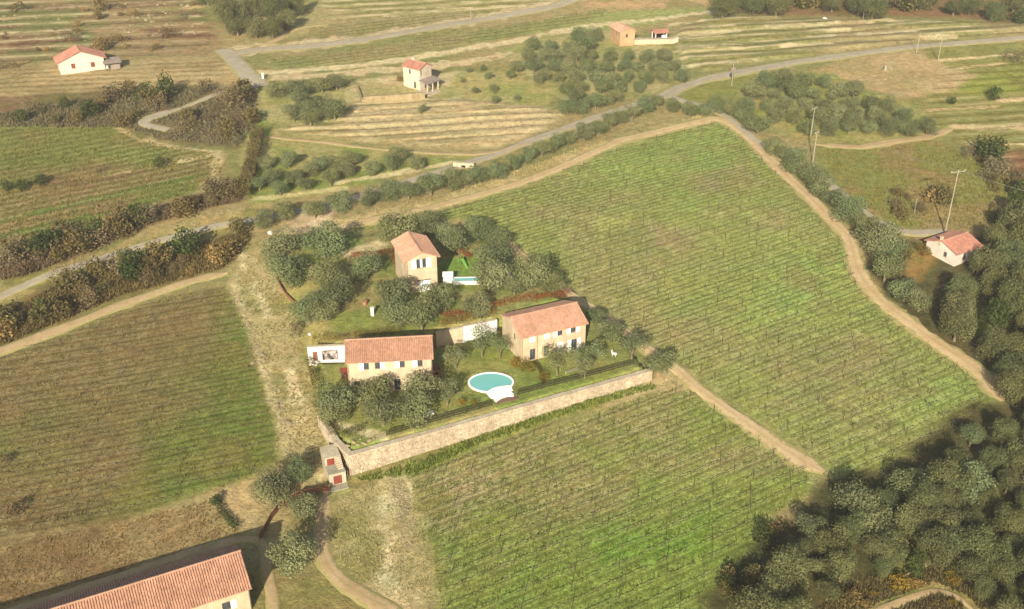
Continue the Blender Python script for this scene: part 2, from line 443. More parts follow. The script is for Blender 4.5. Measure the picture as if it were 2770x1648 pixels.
C = np.zeros((len(X), 3))
n1 = fbm(X, Y, 30, 1); n2 = fbm(X, Y, 9, 2); n3 = fbm(X, Y, 90, 4, 3); n4 = fbm(X, Y, 4, 6, 2)
def two(c1, c2, n, a=0.40, b=0.60):
    t = smooth(a, b, n)[:, None]
    return alb(c1) * (1 - t) + alb(c2) * t
C[:] = two((158, 140, 88), (136, 132, 70), n1)
def paint(px, c1, c2=None, n=None, feather=1.5, wob=2.0, a=0.42, b=0.58, k=1.0, world=False):
    poly = px if world else W(px)
    m = bbox(X, Y, poly, 6)
    if not m.any(): return
    d = sdist(X[m], Y[m], poly) + (n2[m] - 0.5) * 2 * wob + (n4[m] - 0.5) * wob
    w = (smooth(-feather, feather, d) * k)[:, None]
    nn = (n1 if n is None else n)[m]
    c = two(c1, c2 if c2 is not None else c1, nn, a, b)
    C[m] = C[m] * (1 - w) + c * w
def stripe(px, width, c, broken=0.0):
    line = W(px)
    m = bbox(X, Y, line, width + 4)
    d = sdist(X[m], Y[m], line, False) + (n4[m] - 0.5) * width * 0.8
    w = 1 - smooth(width * 0.35, width * 0.6, d)
    if broken: w = w * smooth(broken - 0.06, broken + 0.06, n2[m])
    C[m] = C[m] * (1 - w[:, None]) + alb(c) * w[:, None]
# hillside at top left
paint([(-700, -90), (540, -90), (600, 130), (590, 152), (420, 152), (330, 152), (-700, 215)], (150, 126, 82), (124, 124, 64), n1, 3, 3)
paint([(-700, 205), (330, 160), (600, 150), (668, 200), (645, 240), (480, 232), (300, 252), (-700, 310)], (174, 150, 98), (156, 134, 82), n2)
paint([(-700, 300), (350, 246), (480, 232), (660, 240), (705, 260), (700, 340), (650, 400), (450, 385), (330, 345), (-700, 350)], (132, 104, 68), (118, 106, 58), n2)
paint([(-700, 348), (300, 340), (440, 390), (590, 420), (600, 470), (560, 510), (330, 580), (140, 640), (-700, 700)], (120, 126, 54), (136, 118, 68), n1)
paint([(220, 395), (420, 392), (560, 425), (420, 450), (260, 440)], (120, 132, 52), (128, 126, 58), n2, 3)
paint([(120, 470), (280, 470), (260, 520), (110, 530)], (138, 104, 70), (146, 122, 72), n2, 3)
paint([(-700, 690), (0, 690), (150, 650), (330, 590), (560, 520), (650, 480), (690, 370), (720, 365), (690, 470), (655, 545), (560, 570), (420, 610), (300, 665), (100, 740), (-700, 850)],
      (122, 92, 62), (112, 98, 54), n2)
paint([(-700, 900), (0, 765), (110, 738), (300, 668), (560, 582), (690, 556), (700, 604), (400, 676), (0, 830), (-700, 1010)], (164, 144, 84), (136, 128, 62), n2)
paint([(-700, 1000), (0, 830), (150, 765), (420, 682), (660, 618), (690, 640), (600, 735), (330, 805), (0, 945), (-700, 1150)], (126, 102, 56), (112, 100, 50), n2)
# left vineyard and the brown field below it
paint(LEFTV, (112, 122, 46), (134, 116, 68), n1 * 0.7 + 0.3 * smooth(-20, -70, X), 1.5, 1.0, 0.40, 0.62, world=True)
paint([(600, 800), (650, 840), (740, 1120), (765, 1232), (690, 1290), (560, 1332), (280, 1400), (330, 1340), (560, 1240), (640, 1050), (605, 900)], (108, 126, 42), (126, 124, 52), n2, 4, 3)
paint([(-700, 1720), (-700, 1500), (120, 1452), (330, 1412), (560, 1352), (600, 1400), (680, 1450), (540, 1486), (280, 1566), (40, 1650), (-300, 1760)], (160, 134, 84), (138, 112, 68), n2)
paint([(470, 1360), (690, 1290), (800, 1240), (830, 1300), (740, 1380), (690, 1450), (610, 1410), (570, 1350)], (188, 162, 108), (160, 140, 86), n2)
# strip of dry grass between left vineyard and garden
paint([(612, 762), (650, 690), (690, 640), (760, 700), (800, 830), (840, 1000), (862, 1110), (900, 1230), (890, 1330), (830, 1300), (762, 1230), (735, 1100), (695, 960), (650, 830)],
      (178, 160, 106), (150, 142, 82), n2, 1.0)
stripe([(655, 690), (690, 770), (735, 880), (785, 1020), (820, 1130), (850, 1220), (872, 1290)], 1.9, (206, 188, 140), 0.42)
stripe([(625, 760), (665, 850), (710, 980), (750, 1110), (790, 1230)], 1.6, (196, 178, 126), 0.42)
# big vineyard
paint(BIGV, (148, 158, 74), (158, 152, 92), n1 * 0.75 + n2 * 0.25, 1.5, 0.8, 0.46, 0.64, world=True)
for q in ([(1620, 425), (1830, 362), (1950, 340), (2060, 450), (1990, 485), (1850, 480), (1700, 500), (1560, 480)],
          [(1800, 520), (1960, 500), (2080, 560), (1990, 600), (1850, 600)], [(2150, 640), (2300, 700), (2280, 800), (2120, 880), (2000, 800)],
          [(2350, 1120), (2560, 1010), (2640, 1060), (2480, 1180)], [(1980, 850), (2160, 820), (2200, 900), (2030, 950)]):
    paint(q, (146, 168, 74), (150, 152, 80), n2, 6, 5, 0.42, 0.66)
paint([(1605, 585), (1700, 580), (1720, 640), (1630, 640)], (166, 172, 78), None, n2, 3, 3, k=0.8)
for q in ([(1850, 480), (2010, 440), (2080, 500), (1900, 530)], [(1700, 600), (1950, 620), (1800, 720), (1600, 700)], [(2130, 960), (2330, 900), (2360, 980), (2200, 1060)]):
    paint(q, (158, 144, 96), (146, 148, 80), n2, 5, 5, 0.42, 0.62)
# lower vineyard
paint(LOWV, (140, 154, 62), (156, 150, 88), n1 * 0.6 + n2 * 0.4, 1.5, 1.0, 0.46, 0.62, world=True)
paint([(1500, 1460), (1900, 1390), (2050, 1420), (1960, 1540), (1900, 1640), (1500, 1660), (1300, 1700), (1400, 1560)], (120, 162, 38), (136, 156, 54), n2, 6, 5)
paint([(1110, 1300), (1330, 1230), (1480, 1240), (1400, 1330), (1200, 1420), (1130, 1370)], (172, 156, 106), (150, 144, 78), n2, 5, 4)
paint([(1090, 1275), (1300, 1175), (1550, 1085), (1762, 1036), (1785, 1052), (1560, 1116), (1300, 1206), (1115, 1292)], (128, 144, 48), (146, 142, 66), n2, 0.8, 0.6)
paint([(1740, 1040), (1800, 990), (1860, 1000), (1880, 1060), (1790, 1062), (1640, 1100), (1640, 1080)], (196, 172, 124), (172, 154, 100), n2, 1, 1)
# trampled ring by the lower track
paint([(885, 1345), (950, 1300), (1090, 1262), (1120, 1350), (1165, 1480), (1190, 1620), (1060, 1660), (950, 1600), (900, 1540), (880, 1430)], (176, 160, 104), (150, 140, 76), n2)
stripe([(1075, 1300), (1068, 1380), (1100, 1450), (1105, 1540), (1040, 1600)], 5.5, (206, 190, 142), 0.42)
paint([(1000, 1590), (1130, 1600), (1150, 1700), (1000, 1700)], (200, 176, 130), (186, 164, 112), n2)
paint([(690, 1500), (760, 1590), (870, 1550), (990, 1640), (1000, 1760), (500, 1760), (640, 1640)], (152, 132, 78), (140, 128, 66), n2)
paint([(690, 1330), (800, 1320), (870, 1340), (850, 1500), (760, 1590), (690, 1500)], (172, 152, 98), (152, 138, 80), n2)
# wood at right
paint([(1890, 1760), (1890, 1650), (1990, 1520), (2080, 1440), (2230, 1310), (2400, 1250), (2600, 1100), (2720, 1090), (2660, 1030), (2470, 880), (2400, 800), (2345, 720), (2400, 655),
       (2480, 640), (2770, 575), (3300, 480), (3300, 1800)], (96, 88, 50), (80, 78, 40), n2)
paint([(2200, 1720), (2260, 1640), (2330, 1580), (2480, 1545), (2610, 1530), (2650, 1600), (2720, 1680)], (156, 138, 80), (122, 128, 52), n2)
paint([(2380, 1480), (2540, 1400), (2580, 1440), (2440, 1560)], (132, 128, 58), (120, 118, 54), n2)
paint([(2640, 840), (2720, 800), (2740, 870), (2680, 920), (2630, 900)], (120, 130, 46), None, n2, 2)
paint([(2440, 690), (2530, 640), (2530, 720), (2480, 760), (2440, 730)], (118, 126, 44), (150, 116, 54), n2, 2)
# meadows and terraces on the right
paint([(2205, 398), (2520, 376), (2640, 430), (2780, 520), (3200, 500), (3200, 600), (2780, 600), (2560, 645), (2440, 645), (2290, 525), (2190, 445)], (130, 132, 62), (150, 128, 80), n2, 2, 2)
paint([(2490, 130), (3100, 85), (3100, 520), (2780, 490), (2620, 405), (2525, 362), (2480, 300), (2440, 260), (2580, 210)], (142, 138, 66), (134, 128, 56), n2, 1.5)
paint([(2620, 205), (2770, 168), (2950, 170), (2950, 240), (2620, 262), (2560, 245)], (140, 144, 40), (132, 132, 44), n2, 3)
paint([(2190, 195), (2300, 160), (2470, 138), (2560, 175), (2640, 205), (2590, 242), (2450, 268), (2330, 238), (2240, 212)], (184, 156, 106), (168, 146, 92), n2, 2)
paint(RTERR, (158, 142, 92), (142, 138, 76), n1, 2, 1, world=True)
paint([(2640, 420), (2780, 400), (3000, 420), (3000, 520), (2780, 520)], (136, 100, 62), (122, 112, 56), n2, 2)
paint([(1880, -90), (3100, -90), (3100, 40), (2770, 66), (2640, 52), (2000, 36), (1940, 20)], (142, 106, 68), (122, 104, 58), n2, 2)
# far fields at the top
paint([(820, -90), (1560, -90), (1535, 10), (1300, 50), (1000, 96), (840, 102), (770, 92)], (164, 150, 94), (148, 142, 76), n1, 1.5)
paint([(1560, -90), (1900, -90), (1950, 20), (1700, 26), (1580, 20)], (186, 150, 100), (150, 134, 78), n2, 2)
paint(FARV1, (146, 146, 76), (160, 148, 88), n1, 1.0, 0.5, world=True)
paint([(1640, 30), (1930, 20), (1800, 60), (1600, 90), (1400, 150), (1340, 150), (1480, 90)], (150, 152, 80), (156, 146, 84), n1, 1.5)
stripe([(700, 198), (926, 181), (1100, 160), (1400, 109), (1570, 74), (1740, 57), (1952, 31)], 4.2, (206, 186, 138))
stripe([(700, 213), (926, 200), (1070, 190), (1240, 170), (1400, 145)], 5.5, (196, 174, 128), 0.34)
for y0, x0, x1 in ((8, 850, 1330), (22, 880, 1420), (34, 900, 1200), (48, 900, 1100)):
    stripe([(x0, y0 + 6), (x1, y0 - 6)], 1.6, (204, 184, 134), 0.45)
for s in ([(2070, 74), (2268, 66)], [(2350, 65), (2540, 58)], [(2115, 129), (2245, 122)], [(2190, 88), (2290, 83)], [(2192, 103), (2257, 99)], [(2490, 107), (2580, 100)],
          [(1800, 140), (2000, 125)], [(1815, 160), (1980, 150)], [(1830, 183), (2045, 163)], [(1800, 110), (1990, 88)], [(1810, 68), (1990, 50)], [(1900, 82), (1975, 72)], [(2320, 98), (2470, 88)]):
    stripe(s, 2.6, (208, 190, 142), 0.36)
for s, w_ in (([(2580, 343), (3000, 343)], 3.6), ([(2480, 300), (2700, 288)], 1.5), ([(2700, 272), (2900, 262)], 2.6), ([(2530, 165), (2740, 147)], 2.0), ([(2590, 185), (2720, 170)], 1.6), ([(2620, 393), (2900, 391)], 1.5)):
    stripe(s, w_, (206, 180, 126))
for i_, (a_, b_) in enumerate(((14, 0), (40, 24), (62, 44), (84, 70), (104, 96))):
    stripe([(-100, a_ + 14), (150, a_ + 6), (350, a_), (540, b_ - 6)], 3.0, (186, 160, 110) if i_ % 2 else (120, 88, 58), 0.44)
for q in ([(120, 40), (260, 30), (280, 70), (140, 85)], [(330, 30), (480, 20), (520, 60), (380, 70)]): paint(q, (126, 130, 60), (140, 120, 72), n2, 4, 6)
for q in ([(0, 90), (120, 95), (140, 130), (0, 145)], [(380, 75), (560, 70), (580, 105), (420, 112)]): paint(q, (128, 92, 62), (150, 122, 78), n2, 4, 6)
stripe([(455, 443), (540, 425), (592, 420), (578, 470), (552, 515)], 3.0, (190, 168, 116), 0.40); stripe([(280, 478), (350, 464)], 2.6, (188, 166, 114), 0.4)
stripe([(318, 348), (380, 378), (480, 400), (590, 412)], 1.6, (190, 168, 116), 0.38); stripe([(130, 500), (270, 488), (400, 462)], 3.2, (134, 104, 70), 0.42)
for t_ in ([(0, 600), (300, 530), (560, 470)], [(0, 440), (200, 420), (420, 410)], [(0, 640), (200, 600), (480, 525)]): stripe(t_, 3.0, (106, 122, 44), 0.46)
stripe([(640, 140), (820, 122), (930, 110), (1070, 89), (1210, 63), (1400, 31), (1500, 10)], 9.0, (198, 176, 134), 0.30)
paint([(900, 225), (1100, 200), (1240, 192), (1340, 205), (1360, 272), (1130, 266), (880, 290)], (192, 172, 122), (168, 154, 96), n2, 1.5, 1.5)
# terraces round the small tower house, olive groves
paint(CTERR, (194, 172, 122), (168, 150, 96), n2, 1.5, 1.0, 0.45, 0.65, world=True)
m = bbox(X, Y, CTERR, 0)
f_ = terr_frac(X[m], Y[m], TERR[0][1], TERR[0][2], TERR[0][4]); k_ = (1 - smooth(0.12, 0.26, f_)) * smooth(0.36, 0.56, n2[m]) * smooth(0, 2, sdist(X[m], Y[m], CTERR))
C[m] = C[m] * (1 - k_[:, None]) + alb((196, 174, 124)) * k_[:, None]
k_ = smooth(0.55, 0.8, f_) * smooth(0.45, 0.6, n1[m]) * smooth(0, 2, sdist(X[m], Y[m], CTERR)); C[m] = C[m] * (1 - k_[:, None]) + alb((150, 146, 78)) * k_[:, None]
paint([(700, 240), (940, 215), (960, 300), (880, 345), (690, 330)], (172, 158, 96), (150, 146, 74), n2)
paint([(1230, 200), (1400, 190), (1500, 250), (1480, 290), (1330, 275), (1200, 262)], (164, 154, 88), (146, 146, 72), n2)
paint([(1370, 150), (1480, 96), (1660, 78), (1810, 128), (1870, 215), (1760, 258), (1560, 292), (1480, 240), (1390, 190)], (172, 160, 102), (150, 146, 80), n2)
paint([(660, 350), (720, 345), (1000, 392), (1180, 416), (1340, 418), (1240, 445), (1000, 500), (690, 560), (665, 540)], (136, 144, 62), (160, 150, 84), n2)
stripe([(690, 538), (926, 510)], 2.2, (196, 184, 122)); stripe([(918, 493), (1096, 465), (1226, 440)], 2.4, (206, 190, 136))
paint([(640, 310), (720, 300), (720, 360), (650, 370)], (132, 150, 58), None, n2)
paint([(1950, 300), (2000, 250), (2080, 195), (2250, 195), (2340, 238), (2500, 300), (2540, 352), (2450, 375), (2330, 392), (2200, 385), (2110, 350), (2030, 320)], (142, 144, 64), (156, 146, 80), n2)
paint([(1830, 268), (1960, 205), (2040, 205), (1980, 260), (1900, 272)], (136, 136, 58), None, n2)
paint([(860, 604), (1150, 545), (1400, 462), (1600, 392), (1900, 312), (1945, 318), (1820, 346), (1640, 402), (1400, 498), (1150, 562), (1010, 595), (870, 630)], (190, 166, 112), (164, 148, 88), n2, 0.8, 0.8)
paint([(765, 630), (800, 590), (860, 558), (940, 548), (900, 600), (850, 634)], (206, 180, 144), (190, 164, 124), n2)
# garden
paint(pad2, (152, 142, 78), (132, 140, 60), n2, 1.0, 0.6, world=True)
paint([(920, 690), (960, 668), (1020, 652), (1060, 655), (1020, 688), (940, 700)], (214, 190, 142), (200, 176, 126), n2, 0.8, 0.5)
paint([(1200, 700), (1290, 690), (1300, 745), (1200, 748)], (122, 150, 50), None, n2, 0.8, 0.5)
paint([(890, 850), (1010, 835), (1020, 890), (900, 905)], (138, 146, 58), None, n2, 1, 0.5)
paint([(1300, 790), (1440, 800), (1420, 845), (1300, 850)], (150, 152, 84), None, n2, 1, 0.5)
paint(pad1, (142, 144, 68), (128, 140, 54), n2, 0.6, 0.3, world=True)

stripe([(872, 1108), (905, 1166), (985, 1170), (1045, 1182)], 1.6, (206, 188, 140))
stripe([(1060, 1182), (1330, 1106)], 1.2, (160, 146, 84), 0.4)
C = C * 0.86 + 0.14 * (C @ np.array([0.35, 0.5, 0.15]))[:, None]
gme = mesh('ground', np.stack([X, Y, Z], 1), GF, True)
acol(gme, 'col', C)
rm = np.zeros(len(X)); rc = np.zeros(len(X))
D_L2 = pxdir((100, 560), (400, 500)); D_TL = pxdir((50, 60), (450, 40)); D_TR = pxdir((1900, 120), (2400, 85)); D_CT = pxdir((1000, 330), (1300, 312))
LMID = W([(-260, 350), (300, 345), (440, 392), (590, 420), (600, 470), (560, 510), (330, 580), (140, 640), (-260, 690)])
HILL = W([(-260, -60), (520, -60), (590, 120), (420, 150), (-260, 190)]); STRP = W([(-260, 215), (330, 168), (600, 158), (650, 205), (480, 228), (300, 246), (-260, 300)])
RGT = W([(2560, 180), (3000, 130), (3000, 480), (2780, 480), (2620, 400), (2525, 360), (2480, 300)]); TOPF = W([(820, -60), (1540, -60), (1520, 8), (1300, 44), (900, 66)])
FIELD_ROWS = ((LMID, D_L2, 3.0, .8), (HILL, D_TL, 9.0, .9), (STRP, D_TL, 4.0, .6), (RTERR, D_TR, 6.0, .9), (RGT, D_TR, 5.0, .8), (TOPF, D_TR, 7.0, .8), (CTERR, D_CT, 4.6, .9),
              (BIGV, D_ROW, 2.7, 1), (LOWV, D_ROW, 2.6, 1), (LEFTV, D_LEFT, 2.7, 1), (FARV1, D_FAR, 3.2, 1), (FARV2, D_FAR, 3.2, 1))
for poly, d, sp, kk in FIELD_ROWS:
    m = bbox(X, Y, poly, 0); q = sdist(X[m], Y[m], poly)
    rm[m] = np.maximum(rm[m], kk * smooth(-0.5, 1.5, q))
    n = nrm(d); rc[m] = np.where(q > -1.5, (X[m] * n[0] + Y[m] * n[1]) / sp, rc[m])
pm = np.zeros(len(X))
for poly, kk in ((HILL, .9), (STRP, .5), (RTERR, 1), (RGT, .5), (TOPF, 1), (CTERR, 1), (LMID, .3), (LOWV, .25), (BIGV, .25), (LEFTV, .35)):
    m = bbox(X, Y, poly, 0); pm[m] = np.maximum(pm[m], kk * smooth(0, 2, sdist(X[m], Y[m], poly)) * (smooth(.36, .58, n1[m]) * .7 + .3))
attr(gme, 'palemask', pm)
attr(gme, 'rowmask', rm); attr(gme, 'rowcoord', rc)
m, nt, b = nodes('ground_cover')
L = nt.links.new
col = N(nt, 'ShaderNodeAttribute', attribute_name='col').outputs['Color']
pos = N(nt, 'ShaderNodeNewGeometry').outputs['Position']
f1 = noise_tex(nt, 0.55, 6, 0.72, pos); f2 = noise_tex(nt, 2.6, 5, 0.75, pos); f3 = noise_tex(nt, 0.16, 4, 0.6, pos)
c = mixc(nt, 1.0, col, ramp(nt, f1, 0.3, 0.7, (0.66, 0.66, 0.60), (1.34, 1.30, 1.26)), 'MULTIPLY')
c = mixc(nt, 1.0, c, ramp(nt, f2, 0.28, 0.72, (0.68, 0.69, 0.64), (1.34, 1.31, 1.28)), 'MULTIPLY')
c = mixc(nt, 1.0, c, ramp(nt, f3, 0.3, 0.7, (1.08, 0.98, 0.90), (0.94, 1.03, 0.96)), 'MULTIPLY')
f5 = noise_tex(nt, 0.95, 3, 0.55, pos)
c = mixc(nt, 1.0, c, ramp(nt, f5, 0.56, 0.68, (1, 1, 1), (0.75, 0.75, 0.68)), 'MULTIPLY')       # darker weeds
c = mixc(nt, 1.0, c, ramp(nt, f5, 0.30, 0.42, (1.28, 1.22, 1.14), (1, 1, 1)), 'MULTIPLY')       # straw
rc_ = N(nt, 'ShaderNodeAttribute', attribute_name='rowcoord').outputs['Fac']; rm_ = N(nt, 'ShaderNodeAttribute', attribute_name='rowmask').outputs['Fac']
wob = N(nt, 'ShaderNodeMath', operation='MULTIPLY_ADD'); L(f1, wob.inputs[0]); wob.inputs[1].default_value = 0.11; L(rc_, wob.inputs[2])
fr = N(nt, 'ShaderNodeMath', operation='FRACT'); L(wob.outputs[0], fr.inputs[0])
pp = N(nt, 'ShaderNodeMath', operation='PINGPONG'); L(wob.outputs[0], pp.inputs[0]); pp.inputs[1].default_value = 0.5
st = N(nt, 'ShaderNodeMapRange', interpolation_type='SMOOTHSTEP'); L(pp.outputs[0], st.inputs[0])
st.inputs[1].default_value = 0.03; st.inputs[2].default_value = 0.20; st.inputs[3].default_value = 1.0; st.inputs[4].default_value = 0.0
sm = N(nt, 'ShaderNodeMath', operation='MULTIPLY'); L(st.outputs[0], sm.inputs[0]); L(rm_, sm.inputs[1])
sm2 = N(nt, 'ShaderNodeMath', operation='MULTIPLY'); L(sm.outputs[0], sm2.inputs[0]); L(ramp(nt, f3, 0.3, 0.62, (0.5, 0.5, 0.5), (0.95, 0.95, 0.95)), sm2.inputs[1])
c = mixc(nt, sm2.outputs[0], c, mixc(nt, 1.0, c, (0.58, 0.52, 0.48), 'MULTIPLY'))     # bare soil under the vines, darkened further for the shadow of the rows
pl = N(nt, 'ShaderNodeMapRange', interpolation_type='SMOOTHSTEP'); L(pp.outputs[0], pl.inputs[0]); pl.inputs[1].default_value = 0.30; pl.inputs[2].default_value = 0.44
pa = N(nt, 'ShaderNodeMath', operation='MULTIPLY'); L(pl.outputs[0], pa.inputs[0]); L(N(nt, 'ShaderNodeAttribute', attribute_name='palemask').outputs['Fac'], pa.inputs[1])
pb = N(nt, 'ShaderNodeMath', operation='MULTIPLY'); L(pa.outputs[0], pb.inputs[0]); L(ramp(nt, noise_tex(nt, 0.09, 4, 0.7, pos), 0.40, 0.58, (0.1, 0.1, 0.1), (0.95, 0.95, 0.95)), pb.inputs[1])
c = mixc(nt, pb.outputs[0], c, tuple(alb((206, 184, 136))))       # pale banks between the terraces
L(c, b.inputs['Base Color']); b.inputs['Roughness'].default_value = 0.95; b.inputs['Specular IOR Level'].default_value = 0.05
bp = N(nt, 'ShaderNodeBump'); bp.inputs['Strength'].default_value = 0.9; bp.inputs['Distance'].default_value = 0.25
ba = N(nt, 'ShaderNodeMath', operation='ADD'); L(f1, ba.inputs[0]); L(f2, ba.inputs[1])
L(ba.outputs[0], bp.inputs['Height']); L(bp.outputs[0], b.inputs['Normal'])
obj('ground', gme, m, kind='structure')

# ------------------------------------------------------------------ roads and tracks, laid as sheets on the ground
RIBS = []
def ribbon(name, px, w0, w1, mat, lift=0.05, rut=True, ragged=0.5, seed=1):
    P = np.array(W(px)); out = [P[0]]
    t = np.concatenate([[0], np.cumsum(np.linalg.norm(np.diff(P, axis=0), axis=1))])
    s = np.arange(0, t[-1], 0.8)
    Q = np.stack([np.interp(s, t, P[:, 0]), np.interp(s, t, P[:, 1])], 1)
    for _ in range(8):
        Q[1:-1] = 0.25 * Q[:-2] + 0.5 * Q[1:-1] + 0.25 * Q[2:]
    d = np.gradient(Q, axis=0); d /= np.linalg.norm(d, axis=1)[:, None] + 1e-9
    n = np.stack([-d[:, 1], d[:, 0]], 1); w = np.interp(s, [0, t[-1]], [w0, w1])
    if name != 'road': w = w * np.clip(0.15 + np.minimum(s, t[-1] - s) / 4.0, 0, 1)
    w = w * (0.82 + 0.36 * vnoise(s, s * 0, 7.0, seed + 60))
    RIBS.append((P.tolist(), max(w0, w1) / 2))
    K = 9; lat = np.linspace(-0.5, 0.5, K)
    V = []; R = []
    for k, l in enumerate(lat):
        e = 0
        if k == 0: e = -1.6 * ragged * (fbm(Q[:, 0], Q[:, 1], 2.0, seed + 5, 3) - 0.42)
        if k == K - 1: e = 1.6 * ragged * (fbm(Q[:, 0], Q[:, 1], 2.0, seed + 9, 3) - 0.42)
        p = Q + n * (l * w + e)[:, None]
        V.append(np.stack([p[:, 0], p[:, 1], gz(p[:, 0], p[:, 1]) + lift + 0.05 - 0.10 * abs(2 * l) ** 2 - (0.12 if k in (0, K - 1) else 0)], 1))
        R.append(np.full(len(s), 1.0 if k == 4 else (0.5 if k in (0, 8) else 0.0)))
    V = np.stack(V, 1).reshape(-1, 3); R = np.stack(R, 1).ravel()
    i = (np.arange(len(s) - 1)[:, None] * K + np.arange(K - 1)[None]).ravel()
    me = mesh(name, V, np.stack([i, i + K, i + K + 1, i + 1], 1)[:, ::-1], True)
    attr(me, 'rut', R if rut else R * 0)
    E = np.tile(np.array([0.75, 0.32, 0.08, 0, 0, 0, 0.08, 0.32, 0.75]), len(s)); attr(me, 'edge', E)
    return obj(name, me, mat, kind='structure')
R2 = [(-260, 915), (0, 803), (136, 742), (215, 718), (297, 694), (368, 671), (416, 656), (495, 636), (594, 609), (679, 596), (780, 578), (880, 556), (960, 535), (1080, 500), (1200, 463),
      (1320, 425), (1450, 377), (1560, 337), (1680, 296), (1750, 275), (1800, 260)]
ribbon('road', R2, 3.4, 4.6, M_GRAVEL, 0.08, True, 0.5, 2)
ribbon('road', [(1795, 262), (1842, 236), (1909, 215), (1966, 203), (2070, 184), (2155, 168), (2268, 153), (2438, 130), (2551, 121), (2769, 102), (3100, 76)], 6.0, 5.0, M_GRAVEL, 0.12, True, 0.5, 3)
ribbon('road', [(1815, 262), (1850, 276), (1920, 290), (1975, 322), (2040, 378), (2110, 425), (2200, 465), (2262, 515), (2330, 570), (2376, 603), (2450, 632), (2560, 628)], 3.4, 3.2, M_GRAVEL, 0.14, False, 0.4, 4)
ribbon('road', [(606, 134), (640, 170), (668, 202), (705, 236)], 7.5, 7.0, M_GRAVEL, 0.08, False, 0.9, 5)
ribbon('road', [(690, 224), (640, 236), (560, 264), (500, 290), (450, 304)], 3.6, 1.8, M_GRAVEL, 0.06, False, 1.2, 25)
ribbon('road', [(460, 302), (420, 314), (388, 326), (384, 336), (410, 342), (460, 352)], 4.2, 4.2, M_GRAVEL, 0.07, False, 0.9, 26)
ribbon('road', [(628, 146), (700, 134), (820, 127), (930, 115), (1070, 94), (1210, 68), (1400, 36), (1470, 24), (1520, 12), (1560, -8), (1600, -40)], 7.0, 6.5, M_GRAVEL, 0.08, True, 0.6, 6)
ribbon('track', [(700, 128), (751, 108), (793, 82), (836, 71), (890, 67)], 3.2, 2.0, M_TAN, 0.1, False, 0.5, 7)
ribbon('footpath', [(706, 368), (790, 378), (884, 386), (1040, 406), (1181, 416), (1290, 418), (1370, 408), (1440, 382)], 1.8, 1.8, M_TAN, 0.1, False, 0.3, 8)
ribbon('track', [(850, 628), (1011, 596), (1153, 567), (1400, 499), (1513, 456), (1640, 399), (1683, 378), (1825, 346), (1938, 319), (1972, 332), (2037, 381), (2075, 424), (2127, 476), (2183, 527), (2240, 587),
                 (2296, 640), (2310, 690), (2318, 730), (2345, 772), (2382, 815), (2455, 870), (2551, 940), (2636, 995), (2673, 1024), (2715, 1090)], 3.4, 4.4, M_DIRT, 0.1, True, 1.6, 9)
ribbon('track', [(1362, 640), (1400, 682), (1430, 706), (1500, 766), (1570, 815), (1650, 866), (1755, 946), (1838, 1006), (1881, 1048), (1966, 1108), (2022, 1148), (2099, 1204), (2169, 1246), (2240, 1286)], 2.2, 3.8, M_DIRT, 0.1, True, 1.8, 10)
ribbon('track', [(0 - 260, 1050), (0, 952), (170, 889), (311, 832), (396, 803), (481, 772), (566, 748), (620, 738)], 3.8, 3.0, M_TAN, 0.1, False, 0.7, 11)
ribbon('track', [(884, 1322), (877, 1350), (870, 1412), (868, 1483), (890, 1545), (955, 1598), (1025, 1635), (1080, 1670), (1150, 1730)], 2.8, 3.4, M_TAN, 0.1, True, 0.4, 12)
ribbon('track', [(-100, 1700), (42, 1648), (283, 1572), (538, 1488), (674, 1452), (720, 1462), (718, 1520), (735, 1600), (745, 1700)], 1.7, 2.2, M_TAN, 0.1, False, 0.4, 13)
ribbon('track', [(2206, 391), (2325, 400), (2438, 380), (2517, 371), (2580, 346)], 4.0, 3.0, M_TAN, 0.08, True, 0.5, 15)
ribbon('footpath', [(2340, 1690), (2381, 1648), (2440, 1626), (2495, 1608), (2537, 1592), (2608, 1622), (2640, 1660)], 1.6, 1.6, M_TAN, 0.08, False, 0.8, 16)
ribbon('footpath', [(2440, 1560), (2495, 1534), (2565, 1491)], 1.2, 1.0, M_TAN, 0.08, False, 0.6, 17)
# ------------------------------------------------------------------ buildings
def roof_tiles(mb, o, a, b, n, La, Lb, pitch, tl, rng):
    """rows of half-round tiles over a slope: o eave corner, a along the eave, b up the slope, n its normal"""
    nc = max(1, int(round(La / pitch))); nr = max(1, int(round(Lb / tl))); p = La / nc; t = Lb / nr
    I, J = np.meshgrid(np.arange(nc), np.arange(nr)); I = I.ravel(); J = J.ravel(); k = len(I)
    prof = [(-0.46, 0.01), (-0.26, 0.085), (0.26, 0.085), (0.46, 0.01)]
    o, a, b, n = [np.array(v, float) for v in (o, a, b, n)]
    V = np.zeros((k, 8, 3)); jit = rng.normal(0, 0.012, k); jn = rng.normal(0, 0.010, k)
    for e in (0, 1):
        for q, (s, h) in enumerate(prof):
            aa = (I + 0.5 + s * (0.96 if e == 0 else 0.82)) * p + jit
            bb = (J + (0.0 if e == 0 else 1.08)) * t
            hh = h * p / 0.28 + (0.05 if e == 0 else 0.015) + jn
            V[:, e * 4 + q] = o + aa[:, None] * a + bb[:, None] * b + hh[:, None] * n
    mb.tint = getattr(mb, 'tint', []) + np.repeat(rng.random(k), 8).tolist()
    base = len(mb.v)
    mb.v += [tuple(x) for x in V.reshape(-1, 3)]
    for i in range(k):
        c = base + i * 8
        mb.f += [(c, c + 1, c + 5, c + 4), (c + 1, c + 2, c + 6, c + 5), (c + 2, c + 3, c + 7, c + 6), (c + 3, c + 2, c + 1, c)]
RNG = np.random.default_rng(5)
